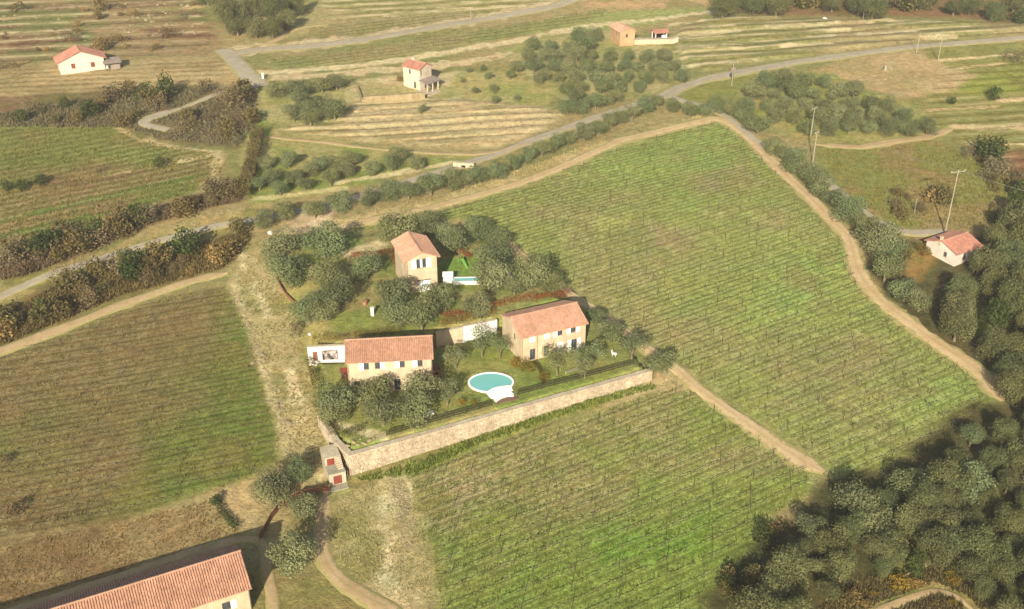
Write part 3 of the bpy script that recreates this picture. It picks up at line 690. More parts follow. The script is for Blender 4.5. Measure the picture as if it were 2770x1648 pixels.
class House:
    """a gabled house: local x runs along the front wall, y into the house; the ridge follows 'x' or 'y'"""
    def __init__(s, name, label, cat, FL, FR, z0, eave, depth, rise, axis, wallm, tilem, over=0.45, pitch=0.28, bury=0.6, group=None):
        FL = np.array(FL); FR = np.array(FR); d = FR - FL
        s.L = float(np.linalg.norm(d)); s.D = depth; s.H = eave; s.R = rise; s.axis = axis; s.z0 = z0; s.FL = FL; s.ex = d / s.L; s.ey = np.array([-s.ex[1], s.ex[0]])
        s.root = thing(name, (FL[0], FL[1], z0), label, cat, group, math.atan2(d[1], d[0])); s.wm = wallm; s.bury = bury
        s.op = {'front': [], 'back': [], 'left': [], 'right': []}; s.tm = tilem; s.over = over; s.pitch = pitch
    def loc(s, u, v, side='front'):
        """pixel -> (s along the wall, height) on that wall"""
        p0, e = {'front': (s.FL, s.ex), 'left': (s.FL, s.ey), 'right': (s.FL + s.ex * s.L, s.ey)}[side]
        n = np.array([-e[1], e[0]])
        dx, dy, dz = ray(u, v)
        t = (p0 @ n) / (dx * n[0] + dy * n[1])
        P = np.array([dx * t, dy * t])
        return float((P - p0) @ e), float(CAM_Z + dz * t - s.z0)
    def P(s, side, a, z, out=0.0):
        if side == 'front': return (a, -out, z)
        if side == 'back': return (a, s.D + out, z)
        if side == 'left': return (-out, a, z)
        return (s.L + out, a, z)
    def walls(s):
        mb = MB()
        for side in s.op:
            Ls = s.L if side in ('front', 'back') else s.D
            ops = s.op[side]
            xs = sorted({0.0, Ls, *[o[0] for o in ops], *[o[1] for o in ops]}); zs = sorted({-s.bury, s.H, *[o[2] for o in ops], *[o[3] for o in ops]})
            for i in range(len(xs) - 1):
                for j in range(len(zs) - 1):
                    cx, cz = (xs[i] + xs[i + 1]) / 2, (zs[j] + zs[j + 1]) / 2
                    if any(o[0] < cx < o[1] and o[2] < cz < o[3] for o in ops): continue
                    q = [s.P(side, xs[i], zs[j]), s.P(side, xs[i + 1], zs[j]), s.P(side, xs[i + 1], zs[j + 1]), s.P(side, xs[i], zs[j + 1])]
                    mb.add(q, [(0, 1, 2, 3)] if side in ('front', 'right') else [(3, 2, 1, 0)])
            for o in ops:
                r = -0.2
                c = [(o[0], o[2]), (o[1], o[2]), (o[1], o[3]), (o[0], o[3])]
                for k in range(4):
                    (a0, b0), (a1, b1) = c[k], c[(k + 1) % 4]
                    mb.add([s.P(side, a0, b0), s.P(side, a1, b1), s.P(side, a1, b1, r), s.P(side, a0, b0, r)], [(0, 1, 2, 3)])
        if s.axis == 'x':
            for x in (0, s.L): mb.add([(x, 0, s.H), (x, s.D, s.H), (x, s.D / 2, s.H + s.R)], [(0, 1, 2)])
        else:
            for y in (0, s.D): mb.add([(0, y, s.H), (s.L, y, s.H), (s.L / 2, y, s.H + s.R)], [(0, 1, 2)])
        s.wall = mb.build('wall', s.wm, s.root)
        return s
    def window(s, side, a0, a1, z0, z1, shut='', pane=None, name='window', cross=True, shutm=None, cut=True):
        """an opening with frame, panes and shutters: shut holds l/r for open leaves, L/R for leaves closed over the glass"""
        if side in ('front', 'back') and z1 > s.H - 0.3 and s.axis == 'x': z0, z1 = z0 - (z1 - s.H + 0.3), s.H - 0.3
        s.op[side].append((a0, a1, z0, z1))
        fr = MB(); w = 0.07
        def bar(b0, b1, c0, c1, o0, o1, mb):
            A = s.P(side, b0, c0, o0); B = s.P(side, b1, c1, o1)
            mb.box(min(A[0], B[0]), min(A[1], B[1]), c0, max(A[0], B[0]), max(A[1], B[1]), c1)
        for q in ((a0 + .01, a0 + w, z0 + .01, z1 - .01), (a1 - w, a1 - .01, z0 + .01, z1 - .01), (a0 + w, a1 - w, z0 + .01, z0 + w), (a0 + w, a1 - w, z1 - w, z1 - .01)):
            bar(*q, -0.19, -0.08, fr)
        if cross and a1 - a0 > 0.6: bar((a0 + a1) / 2 - .03, (a0 + a1) / 2 + .03, z0 + w, z1 - w, -0.185, -0.085, fr)
        f = fr.build(name, M_FRAME, s.root)
        pm = MB(); bar(a0 + w, a1 - w, z0 + w, z1 - w, -0.17, -0.13, pm); pm.build('pane', pane or M_GLASS, f)
        h = (a1 - a0) / 2
        for ch in shut:
            sb = MB(); wl = max(h, 0.78)
            b0 = {'l': a0 - wl - .03, 'r': a1 + .03, 'L': a0 + 0.01, 'R': (a0 + a1) / 2 + .01, 'X': a0 - .04}[ch]
            b1 = b0 + (wl if ch in 'lr' else (h - 0.02 if ch in 'LR' else a1 - a0 + .08))
            bar(b0, b1, z0 - .03, z1 + .03, 0.012, 0.06, sb)
            for z in np.linspace(z0 + 0.15, z1 - 0.15, 3): bar(b0 + .05, b1 - .05, z - .03, z + .03, 0.06, 0.08, sb)
            sb.build('shutter', shutm or M_SHUTTER, s.root)
        sl = MB(); bar(a0 - .08, a1 + .08, z0 - .09, z0 - .005, 0.004, 0.10, sl); sl.build('sill', M_STONE, f)
        return f
    def roof(s, ridge_cap=True):
        mb = MB(); tb = MB(); o = s.over; g = 0.35; t = 0.14
        if s.axis == 'x':
            hw = s.D / 2; u = np.array([1.0, 0, 0]); v = np.array([0, 1.0, 0]); La = s.L; org = np.array([0, 0, 0.0])
        else:
            hw = s.L / 2; u = np.array([0, 1.0, 0]); v = np.array([1.0, 0, 0]); La = s.D; org = np.array([0, 0, 0.0])
        zz = np.array([0, 0, 1.0]); k = s.R / hw
        for sg in (0, 1):
            v0 = -o if sg == 0 else 2 * hw + o
            e = org + u * -g + v * v0 + zz * (s.H - k * o + 0.10); rdg = org + u * -g + v * hw + zz * (s.H + s.R + 0.10)
            up = rdg - e; Lb = float(np.linalg.norm(up)); up = up / Lb
            n = np.cross(u, up); n = n if n[2] > 0 else -n
            q = [e, e + u * (La + 2 * g), rdg + u * (La + 2 * g), rdg]
            if np.cross(q[1] - q[0], q[2] - q[1])[2] < 0: q = q[::-1]
            mb.slab(q, n, t)
            roof_tiles(tb, e - up * 0.06, u, up, n, La + 2 * g, Lb, s.pitch, 0.42, RNG)
        r = mb.build('roof', s.tm, s.root)
        attr(tb.build('roof_tiles', s.tm, r, kind='stuff').data, 'tile', tb.tint)
        if ridge_cap:
            p0 = org + u * -g + v * hw + zz * (s.H + s.R + 0.14); m2 = MB()
            nn = int((La + 2 * g) / 0.45)
            for i in range(nn):
                a = p0 + u * ((La + 2 * g) * i / nn); b = p0 + u * ((La + 2 * g) * (i + 1.06) / nn)
                m2.tube([a, b], [0.17, 0.145], 8)
            m2.build('ridge_cap', M_RIDGE, r)
        return s
    def part(s, name, mat, fn, parent=None, **k):
        mb = MB(); fn(mb); return mb.build(name, mat, parent or s.root, **k)

def exz(px0, px1, z):
    return [float(c) for c in atz(*px0, z)], [float(c) for c in atz(*px1, z)]

# long house by the pool
FL, FR = exz((939, 988), (1168, 976), PAD1 + 5.6)
HA = House('farmhouse', 'long tan stone house with terracotta roof and four upstairs windows, behind three olive trees', 'house', FL, FR, PAD1, 6.25, 7.2, 1.95, 'x', M_TUFF, M_TILE, pitch=0.30, over=0.3)
for uc, sh in ((991, 'l'), (1021, 'r'), (1088, 'l'), (1136, 'l')):
    a, z = HA.loc(uc, 990 - (uc - 991) * 0.062)
    HA.window('front', a - 0.42, a + 0.42, z - 0.75, z + 0.62, sh, shutm=M_SHUTTER)
for uc in (968, 1047, 1076, 1146):
    a, z = HA.loc(uc, 1040)
    HA.window('front', a - 0.5, a + 0.5, 0.15 if uc in (1047, 1076) else 0.9, 2.3, '', name='door' if uc in (1047, 1076) else 'window')
HA.window('right', 3.0, 4.0, 3.6, 4.9, '')
HA.walls().roof()
HA.part('downpipe', M_CORAL, lambda mb: mb.tube([(0.12, -0.09, 0), (0.12, -0.09, 6.1)], 0.05))
HA.part('downpipe', M_CORAL, lambda mb: mb.tube([(HA.L - 0.12, -0.09, 0), (HA.L - 0.12, -0.09, 6.1)], 0.05))
HA.part('gutter', M_TILE, lambda mb: mb.tube([(-0.3, -0.36, 6.12), (HA.L + 0.3, -0.36, 6.12)], 0.07))

# two-storey house on the right of the pool
FL, FR = exz((1411, 912), (1585, 872), PAD1 + 5.3)
HB = House('farmhouse', 'tan stone house with wide pale pink roof and white shutters, right of the pool', 'house', FL, FR, PAD1, 5.3, 8.4, 1.75, 'x', M_TUFF, M_TILE_PINK, pitch=0.30)
for uc, vc, sh in ((1440, 912, 'X'), (1479, 902, 'X'), (1515, 895, 'l'), (1551, 884, 'lr')):
    a, z = HB.loc(uc, vc)
    HB.window('front', a - 0.5, a + 0.5, z - 0.65, z + 0.55, sh)
for uc, vc, sh in ((1441, 955, ''), (1478, 945, ''), (1515, 938, 'X'), (1553, 922, 'lr')):
    a, z = HB.loc(uc, vc)
    HB.window('front', a - 0.55, a + 0.55, 0.12, 2.35, sh, name='door')
HB.window('left', 2.6, 3.5, 3.2, 4.4, '')
HB.walls().roof()
for a in (0.1, HB.L * 0.24): HB.part('downpipe', M_CORAL, lambda mb, a=a: mb.tube([(a, -0.09, 0), (a, -0.09, 5.2)], 0.05))
HB.part('gutter', M_TILE_PINK, lambda mb: mb.tube([(-0.3, -0.5, 5.2), (HB.L + 0.3, -0.5, 5.2)], 0.07))

# tower-like house above
FL, FR = exz((1099, 705), (1181, 692), PAD2 + 7.2)
HC = House('tower_house', 'tall narrow stone house with gable front, pink roof and big white-shuttered window', 'house', FL, FR, PAD2, 7.2, 9.2, 1.25, 'y', M_TUFF, M_TILE_PINK, pitch=0.30, over=0.6)
a0, z0 = HC.loc(1127, 727); a1, z1 = HC.loc(1152, 702)
HC.window('front', a0, a1, z0, z0 + 1.9, 'lr')
HC.part('mullion', M_SHUTTER, lambda mb: mb.box((a0 + a1) / 2 - 0.22, 0.03, z0 + 0.08, (a0 + a1) / 2 + 0.22, 0.1, z0 + 1.82))
a2, _ = HC.loc(1148, 765)
HC.window('front', a2 - 1.0, a2 + 1.0, 0.1, 2.3, 'X', name='door')
HC.part('lintel', M_WOOD, lambda mb: mb.box(a2 - 1.3, -0.12, 2.42, a2 + 1.3, -0.004, 2.55))
HC.window('left', 4.0, 4.9, 4.6, 5.8, '')
HC.window('right', 4.0, 4.9, 4.6, 5.8, '')
HC.walls().roof()
HC.part('downpipe', M_CORAL, lambda mb: mb.tube([(0.1, -0.09, 0), (0.1, -0.09, 7.0)], 0.05))
HC.part('antenna', M_CONC, lambda mb: (mb.tube([(HC.L / 2, HC.D - 0.6, 8.2), (HC.L / 2, HC.D - 0.6, 10.4)], 0.04), mb.tube([(HC.L / 2 - 0.5, HC.D - 0.6, 10.1), (HC.L / 2 + 0.5, HC.D - 0.6, 10.1)], 0.03)))
# white cottage at top left
zb = at(222, 200)[2]
FL, FR = exz((166, 203), (279, 195), zb)
FL = np.array(FL); FR = FL + 12.5 * np.array([math.cos(math.radians(27)), math.sin(math.radians(27))])
HD = House('cottage', 'small white cottage with gable front, red-brown shutters and red roof on the hillside', 'house', FL, FR, zb, 3.7, 7.0, 2.5, 'y', M_LIME, M_TILE_RED, bury=1.0, over=0.8)
for uc, vc in ((198, 179), (251, 175)):
    a, z = HD.loc(uc, vc)
    HD.window('front', a - 0.5, a + 0.5, z - 0.7, z + 0.7, 'X', shutm=M_RED)
HD.walls().roof()
HD.part('plinth_block', M_WHITE, lambda mb: mb.box(HD.L + 0.02, 0.2, -0.8, HD.L + 0.9, 1.6, 0.9))
x, y, z = at(305, 184)
sh = thing('shed', (x, y, z), 'low grey open shed beside the white cottage', 'shed', rz=HD.root.rotation_euler[2])
for px_, py_ in ((-2.1, -1.6), (2.1, -1.6), (-2.1, 1.8), (2.1, 1.8)): MB().box(px_ - .08, py_ - .08, -.4, px_ + .08, py_ + .08, 2.1).build('post', M_WOOD, sh)
MB().slab([(-2.6, -2.1, 2.0), (2.6, -2.1, 2.0), (2.6, 2.2, 2.7), (-2.6, 2.2, 2.7)], (0, -0.16, 1), 0.1).build('roof', M_GREYROOF, sh)
MB().box(-0.9, 1.6, -.4, 2.2, 1.78, 2.3).build('wall', M_GREYROOF, sh)
MB().box(-0.6, -1.2, -.3, 2.0, -1.0, 1.3).build('board', M_GREYROOF, sh)

# small cream tower house with porch, far middle
zb = at(1135, 247)[2]
B, C2 = exz((1137, 246), (1185, 240), zb)     # right-hand gable faces the viewer's right
Bv = np.array(B); gd = np.array(C2) - Bv; gd /= np.linalg.norm(gd); GW = 5.2
A_ = Bv - np.array([gd[1], -gd[0]]) * 0
lf = np.array([-math.cos(math.radians(38)), math.sin(math.radians(38))])
HE = House('tower_house', 'small cream tower house with red roof and grey porch above the terraces', 'house', Bv + lf * 6.4, Bv, zb, 6.3, 5.0, 1.1, 'x', M_CREAM, M_TILE_RED, bury=1.5)
for a in (2.6,): HE.window('front', a - 0.3, a + 0.3, 4.3, 5.7, '')
HE.window('front', 4.0, 4.8, 0.4, 2.3, '', name='door')
HE.window('right', 0.5, 1.0, 4.3, 5.7, '')
HE.window('right', 2.0, 2.9, 0.2, 2.2, '', name='door')
HE.walls().roof()
HE.part('chimney', M_CREAM, lambda mb: mb.box(1.2, 2.6, 6.9, 1.8, 3.2, 8.2))
pr = HE.part('porch_roof', M_GREYROOF, lambda mb: mb.slab([(HE.L + 0.01, -0.6, 3.2), (HE.L + 3.4, -0.6, 2.7), (HE.L + 3.4, 5.6, 2.7), (HE.L + 0.01, 5.6, 3.2)], (0.15, 0, 1), 0.15))
for py_ in (-0.3, 1.9, 4.2): HE.part('porch_post', M_CREAM, lambda mb: mb.box(HE.L + 3.0, py_ - 0.15, -1.5, HE.L + 3.25, py_ + 0.15, 2.56))
HE.part('patio', M_STONE, lambda mb: mb.box(HE.L + 0.02, -1.8, -1.6, HE.L + 5.0, 6.5, 0.08))

# orange house and open shed behind the grove
zb = at(1680, 126)[2]
FL, FR = exz((1676, 126), (1716, 122), zb)
HF = House('farmhouse', 'orange plastered house with salmon roof rising behind the olive grove', 'house', FL, FR, zb, 4.6, 7.4, 1.1, 'y', M_ORANGE, M_TILE_PINK, bury=1.5)
HF.window('front', 2.0, 2.7, 2.6, 3.8, ''); HF.window('left', 2.6, 3.4, 2.6, 3.8, '')
HF.walls().roof()
x, y, z = at(1783, 106)
sh = thing('garden_shed', (x, y, z), 'small open shed with red tiled roof on white terrace, far right of the grove', 'shed', rz=0.25)
for px_, py_ in ((-1.9, -1.5), (1.9, -1.5), (-1.9, 1.5), (1.9, 1.5)): MB().box(px_ - .12, py_ - .12, -1, px_ + .12, py_ + .12, 2.5).build('post', M_WHITE, sh)
MB().box(-1.8, 1.2, -1, 1.8, 1.4, 2.4).build('back_wall', M_DARK, sh)  # coloured dark for the shade under the shed roof
MB().box(0.3, -1.4, -1, 1.8, -1.2, 1.6).build('front_wall', M_WHITE, sh)
tb = MB(); rb = MB()
for sg in (-1, 1):
    q = [(-2.6, sg * 2.1, 2.45), (2.6, sg * 2.1, 2.45), (2.6, 0, 3.2), (-2.6, 0, 3.2)]
    rb.slab(q if sg < 0 else q[::-1], (0, sg * 0.34, 1), 0.12)
    up = np.array([0, -sg * 2.1, 0.75]); ln = np.linalg.norm(up)
    roof_tiles(tb, (-2.6, sg * 2.1, 2.47), (1, 0, 0), up / ln, (0, sg * 0.336, 0.94), 5.2, ln, 0.28, 0.42, RNG)
r_ = rb.build('roof', M_TILE_RED, sh); attr(tb.build('roof_tiles', M_TILE_RED, r_, kind='stuff').data, 'tile', tb.tint)
def terrace_wall(name, label, px0, px1, h, th, mat, cat='wall', seed=1, zb=None, cap=None):
    p0 = at(*px0); p1 = at(*px1); d = np.array(p1[:2]) - np.array(p0[:2]); Ln = float(np.linalg.norm(d))
    root = thing(name, p0, label, cat, rz=math.atan2(d[1], d[0])); rg = np.random.default_rng(seed)
    n = max(2, int(Ln / 1.0)); v = []; f = []
    for i in range(n + 1):
        x = Ln * i / n; q = np.array(p0[:2]) + d * i / n; zz = g1(*q) - p0[2]
        ht = zz + h + (rg.random() - .5) * 0.12
        v += [(x, 0, zz - .5), (x, 0.0, ht), (x, th, ht), (x, th, zz - .5)]
    for i in range(n):
        for k in range(3): f.append((i * 4 + k, (i + 1) * 4 + k, (i + 1) * 4 + k + 1, i * 4 + k + 1)[::-1])
    f += [(0, 1, 2, 3), (4 * n + 3, 4 * n + 2, 4 * n + 1, 4 * n)]
    obj('wall_body', mesh('wall_body', v, f), mat, root)
    return root, Ln
terrace_wall('terrace_wall', 'pale dry-stone terrace wall below the orange house', (1716, 121), (1834, 119), 1.5, 2.2, M_STONE, seed=2)
terrace_wall('terrace_wall', 'tan stone terrace wall in front of the small tower house', (984, 279), (1150, 270), 1.6, 0.6, M_ROCK, seed=3)
terrace_wall('terrace_wall', 'short tan wall end of the terrace left of the small tower house', (984, 278), (968, 238), 0.8, 0.5, M_ROCK, seed=4)

# house at the right among trees
zb = at(2584, 722)[2]
FLh, FRh = exz((2580, 722), (2644, 699), zb)
HH = House('cottage', 'cream cottage with pink tiled roof among the trees at far right, below a utility pole', 'house', FLh, FRh, zb, 3.0, 7.4, 1.35, 'x', M_LIME, M_TILE_RED, bury=1.5)
HH.window('front', 2.4, 3.2, 0.9, 2.3, ''); HH.window('left', 2.2, 3.0, 1.2, 2.3, '')
HH.walls().roof()
HH.part('chimney', M_STONE, lambda mb: mb.box(-0.2, 3.9, 3.2, 0.3, 4.4, 5.2))
HH.part('lean_to', M_TILE, lambda mb: (mb.box(HH.L + 0.01, 0.6, -0.8, HH.L + 1.9, 4.6, 2.2), mb.slab([(HH.L + 0.01, 0.3, 2.9), (HH.L + 2.2, 0.3, 2.3), (HH.L + 2.2, 4.9, 2.3), (HH.L + 0.01, 4.9, 2.9)], (0.26, 0, 1), 0.12)))

# barn in the near left corner
zb = 0.0 + g1(*at(690, 1600)[:2])
FRb = np.array([float(c) for c in atz(672, 1584, zb + 4.3)]); FLb = np.array([float(c) for c in atz(308, 1702, zb + 4.3)])
dd = (FLb - FRb) / np.linalg.norm(FLb - FRb)
HG = House('barn', 'long low barn with ribbed terracotta tile roof in the near left corner', 'barn', FRb + dd * 38, FRb, zb, 4.3, 8.4, 2.4, 'x', M_TUFF, M_TILE, over=0.55, pitch=0.34)
for uc, vc in ((613, 1641),):
    a, z = HG.loc(uc, vc); HG.window('front', a - 0.55, a + 0.55, 1.3, 2.7, 'r')
HG.window('right', 2.0, 3.1, 0.1, 2.3, '', name='door'); HG.window('right', 5.6, 6.5, 1.4, 2.6, '')
HG.window('front', HG.L - 9, HG.L - 8, 1.2, 2.6, 'l'); HG.window('front', HG.L - 14, HG.L - 13, 1.2, 2.6, 'r')
HG.walls().roof()
HG.part('downpipe', M_CONC, lambda mb: mb.tube([(HG.L - 0.15, -0.1, -.2), (HG.L - 0.15, -0.1, 4.1)], 0.06))
HG.part('gutter', M_TILE, lambda mb: mb.tube([(-0.3, -0.6, 4.15), (HG.L + 0.3, -0.6, 4.15)], 0.08))

# ------------------------------------------------------------------ stone retaining wall with stairs at its near end
def stonework(mb, p0, ex, L, zb_fn, ztop, rng, sz=0.42, course=0.34, out=0.09, n=None):
    """courses of uneven blocks on a vertical face; local coordinates (x along, y out is -)"""
    z = None
    zmin = min(zb_fn(x) for x in np.linspace(0, L, 20)) - 0.3
    zc = zmin
    while zc < ztop - 0.05:
        h = min(course * rng.uniform(0.8, 1.25), ztop - zc); x = -rng.random() * sz
        while x < L:
            w = sz * rng.uniform(0.6, 1.7); a, b = max(x, 0) + 0.015, min(x + w, L) - 0.015
            if b - a > 0.05 and zc + h > zb_fn((a + b) / 2) - 0.1:
                o = out * rng.uniform(0.3, 1.6); c = 0.05
                mb.add([(a, 0.02, zc + .012), (b, 0.02, zc + .012), (b, 0.02, zc + h - .012), (a, 0.02, zc + h - .012),
                        (a + c, -o, zc + c * .8), (b - c, -o * rng.uniform(.7, 1.2), zc + c * .8), (b - c, -o, zc + h - c * .8), (a + c, -o * rng.uniform(.7, 1.2), zc + h - c * .8)],
                       [(4, 5, 6, 7), (0, 1, 5, 4), (1, 2, 6, 5), (2, 3, 7, 6), (3, 0, 4, 7)])
                mb.tint = getattr(mb, 'tint', []) + [rng.random()] * 8
            x += w
        zc += h
def stone_wall(name, label, A, B, ztop, th, seed, bury=0.6, sz=0.5, capw=0.08):
    A = np.array(A); B = np.array(B); d = B - A; L_ = float(np.linalg.norm(d)); e = d / L_
    root = thing(name, (A[0], A[1], 0), label, 'wall', rz=math.atan2(d[1], d[0])); rg = np.random.default_rng(seed)
    zb_ = lambda x: g1(*(A + e * x - np.array([-e[1], e[0]]) * 0.5))
    xs = np.linspace(0, L_, max(2, int(L_ / 2))); v = []; f = []
    for x in xs:
        zz = zb_(x) - bury
        v += [(x, 0.03, zz), (x, 0.03, ztop - .02), (x, th, ztop - .02), (x, th, zz)]
    n = len(xs) - 1
    for i in range(n):
        for k in range(3): f.append((i * 4 + k, (i + 1) * 4 + k, (i + 1) * 4 + k + 1, i * 4 + k + 1)[::-1])
    f += [(0, 1, 2, 3), (4 * n + 3, 4 * n + 2, 4 * n + 1, 4 * n)]
    core = obj('wall_core', mesh('wall_core', v, f), M_STONE, root)
    mb = MB(); stonework(mb, None, None, L_, zb_, ztop, rg, sz); attr(mb.build('stonework', M_RUBBLE, root, kind='stuff').data, 'tile', mb.tint)
    x = 0
    while x < L_:
        w = rg.uniform(0.9, 1.5); b = min(x + w, L_)
        MB().box(x + .015, -capw, ztop - 0.015, b - .015, th + 0.05, ztop + rg.uniform(0.08, 0.13)).build('coping_stone', M_STONE, root); x += w
    return root, L_, e
A_w, B_w = [np.array(p) for p in WALL_A]
STW, SWL, SWE = stone_wall('retaining_wall', 'long pale stone retaining wall holding the garden above the lower vineyard', A_w, B_w, PAD1, 0.9, 21)
SWN = np.array([-SWE[1], SWE[0]])
# left return of the wall towards the hedge
P12 = np.array(pad1[11]); P11 = np.array(pad1[10])
stone_wall('retaining_wall', 'short stone wall rising beside the dry footpath at the garden corner', P11, P12, PAD1 - 0.3, 0.9, 22)
stone_wall('retaining_wall', 'stone wall corner between stair tower and dark hedge', P12, A_w, PAD1 - 0.1, 0.9, 23)
# stair tower with the two red doors
zt = g1(*at(905, 1318)[:2])
c0 = np.array(at(893, 1316)[:2]); c1 = np.array(at(946, 1302)[:2]); d_ = (c1 - c0); wS = float(np.linalg.norm(d_)); rzS = math.atan2(d_[1], d_[0])
ST = thing('stair_tower', (c0[0], c0[1], zt), 'pale stone stair block with two red doors at the near end of the retaining wall', 'building', rz=rzS)
MB().box(0, 0, -.6, wS, 2.6, 2.5).build('lower_block', M_STONE, ST)
MB().box(0.02, 2.605, -.6, wS - .1, 6.2, PAD1 + 0.05).build('upper_block', M_STONE, ST)
MB().box(-0.06, -0.06, 2.505, wS + .06, 2.6, 2.62).build('landing', M_CONC, ST)
for i in range(6): MB().box(wS * 0.6, 2.6 - 0.3 * (6 - i), 2.625, wS * 0.95, 2.6 - 0.3 * (5 - i) - .01, 2.62 + 0.26 * (i + 1)).build('step', M_STONE, ST)
for z0_, y0_, xa, xb in ((0.75, -0.05, 0.75, 2.3), (2.75, 2.55, 0.35, 1.75)):
    dr = MB().box(xa, y0_, z0_ - .5, xb, y0_ + 0.04, z0_ + 1.25).build('door', M_RED, ST)
    for k in range(1, 5): MB().box(xa + (xb - xa) * k / 5 - .02, y0_ - .02, z0_ - .45, xa + (xb - xa) * k / 5 + .02, y0_ - .001, z0_ + 1.2).build('batten', M_RED, dr)
MB().tube([(wS + 0.35, -0.05, 0), (wS + 0.35, -0.05, 2.6)], 0.06).build('drainpipe', M_FRAME, ST)
MB().box(-0.4, -1.6, -.5, wS, -0.02, 0.12).build('doorstep', M_CONC, ST)

# white retaining wall between the two garden levels
def white_wall(label, q0, q1, seed, h=3.05):
    A = np.array([float(c) for c in atz(*q0, PAD2)]); B = np.array([float(c) for c in atz(*q1, PAD2)]); d = B - A; L_ = float(np.linalg.norm(d))
    r = thing('garden_wall', (A[0], A[1], PAD1), label, 'wall', rz=math.atan2(d[1], d[0]))
    return r, L_
WW, Lw = white_wall('white plastered garden wall with dark mottled panel, left of the long house', (831, 941), (930, 936), 1)
MB().box(0, 0, -1, Lw + 1.5, 0.5, 2.85).build('wall_body', M_WHITE, WW)
MB().box(-0.08, -0.06, 2.85, Lw + 1.5, 0.56, 2.97).build('coping', M_STONE, WW)
pn = MB().box(Lw * 0.40, -0.04, 0.12, Lw * 0.80, -0.004, 2.0).build('panel', M_MOTTLE, WW)
fb = MB()
for q in ((0.385, 0.40, 0.05, 2.1), (0.80, 0.815, 0.05, 2.1), (0.40, 0.80, 2.0, 2.1)): fb.box(Lw * q[0], -0.07, q[2], Lw * q[1], -0.002, q[3])
fb.build('frame', M_FRAME, pn)
dr = MB().box(Lw * 0.13, -0.06, 0.05, Lw * 0.26, -0.004, 1.9).build('door', M_REDBROWN, WW)
WW2, Lw2 = white_wall('white plastered garden wall between the long house and the right-hand house', (1252, 886), (1345, 867), 2)
MB().box(0, 0, -1, Lw2, 0.5, 2.9).build('wall_body', M_WHITE, WW2)
MB().box(-0.05, -0.06, 2.9, Lw2, 0.56, 3.0).build('coping', M_STONE, WW2)

WW3, Lw3 = white_wall('tan stone garden wall right of the long house, left of the white one', (1180, 900), (1251, 886), 3)
MB().box(0, 0, -1, Lw3, 0.5, 2.7).build('wall_body', M_TUFF, WW3)
MB().box(-0.05, -0.06, 2.7, Lw3, 0.56, 2.8).build('coping', M_STONE, WW3)
ST.scale = (.84, .9, .86)

# ------------------------------------------------------------------ swimming pool
x, y, z = at(1328, 1036)
PL = thing('swimming_pool', (x, y, PAD1), 'oval turquoise swimming pool with white rim and white stone deck', 'swimming pool')
def oval(rx, ry, z, n=64): return [(rx * math.cos(2 * math.pi * i / n), ry * math.sin(2 * math.pi * i / n), z) for i in range(n)]
rx, ry = 3.95, 3.15; n = 64
v = oval(rx - .3, ry - .3, 0.02) + oval(rx - .3, ry - .3, 0.20) + oval(rx, ry, 0.20) + oval(rx, ry, -0.4)
f = [(k * n + i, k * n + (i + 1) % n, (k + 1) * n + (i + 1) % n, (k + 1) * n + i) for k in range(3) for i in range(n)]
obj('rim', mesh('rim', v, f), M_DECK, PL)
obj('water', mesh('water', oval(rx - .29, ry - .29, 0.12), [tuple(range(n))]), M_WATER, PL)
def dpx(u, v, zz): 
    a, b_ = atz(u, v, PAD1 + zz); return (float(a) - x, float(b_) - y)
deck = [dpx(1220 + q[0] * .0943, 980 + q[1] * .0943, 0.26) for q in ((1010, 850), (1200, 740), (1340, 700), (1480, 680), (1600, 664), (1735, 660), (1765, 790), (1700, 815), (1800, 900), (1790, 960), (1600, 970), (1450, 1020), (1300, 1115), (1100, 965))]
k = len(deck)
obj('deck', mesh('deck', [(a, b_, .26) for a, b_ in deck] + [(a, b_, -.4) for a, b_ in deck], [tuple(reversed(range(k)))] + [(i, (i + 1) % k, k + (i + 1) % k, k + i) for i in range(k)]), M_DECK, PL)
q0 = [dpx(1220 + q[0] * .0943, 980 + q[1] * .0943, 0.1) for q in ((1310, 1120), (1450, 1025), (1600, 975), (1800, 960), (1960, 985), (1930, 1060), (1600, 1130), (1330, 1200))]
k = len(q0)
obj('timber_step', mesh('timber_step', [(a, b_, .1) for a, b_ in q0] + [(a, b_, -.4) for a, b_ in q0], [tuple(reversed(range(k)))] + [(i, (i + 1) % k, k + (i + 1) % k, k + i) for i in range(k)]), M_BROWNDECK, PL)
# ------------------------------------------------------------------ vegetation
def leaf_cloud(seed, n, lobes, leaf, flat=1.2):
    """leaf clumps on the surface and inside of a set of lobes (x, y, z, r, rz): vertices, faces, tint"""
    r = np.random.default_rng(seed)
    lob = np.array(lobes); wt = lob[:, 3] ** 2; k = r.choice(len(lob), n, p=wt / wt.sum())
    d = r.normal(size=(n, 3)); d[:, 2] += 0.25; d /= np.linalg.norm(d, axis=1)[:, None]
    rad = np.clip(r.normal(0.93, 0.16, n), 0.35, 1.3)
    sc = np.stack([lob[k, 3], lob[k, 3], lob[k, 4]], 1)
    c = lob[k, :3] + d * sc * rad[:, None]
    nn = d * flat + r.normal(size=(n, 3)) * 0.6; nn /= np.linalg.norm(nn, axis=1)[:, None]
    a = np.cross(nn, r.normal(size=(n, 3))); a /= np.linalg.norm(a, axis=1)[:, None] + 1e-9; b = np.cross(nn, a)
    s = leaf * r.uniform(0.6, 1.5, n)[:, None]
    V = np.stack([c - a * s * 0.8, c - b * s * 0.45, c + a * s * 0.8, c + b * s * 0.45], 1).reshape(-1, 3)
    F = np.arange(4 * n).reshape(n, 4)
    lt = r.random(len(lob))
    t = np.clip(0.5 * lt[k] + 0.5 * r.random(n) + 0.12 * (rad - 0.9), 0, 1)
    return V, F, np.repeat(t, 4)
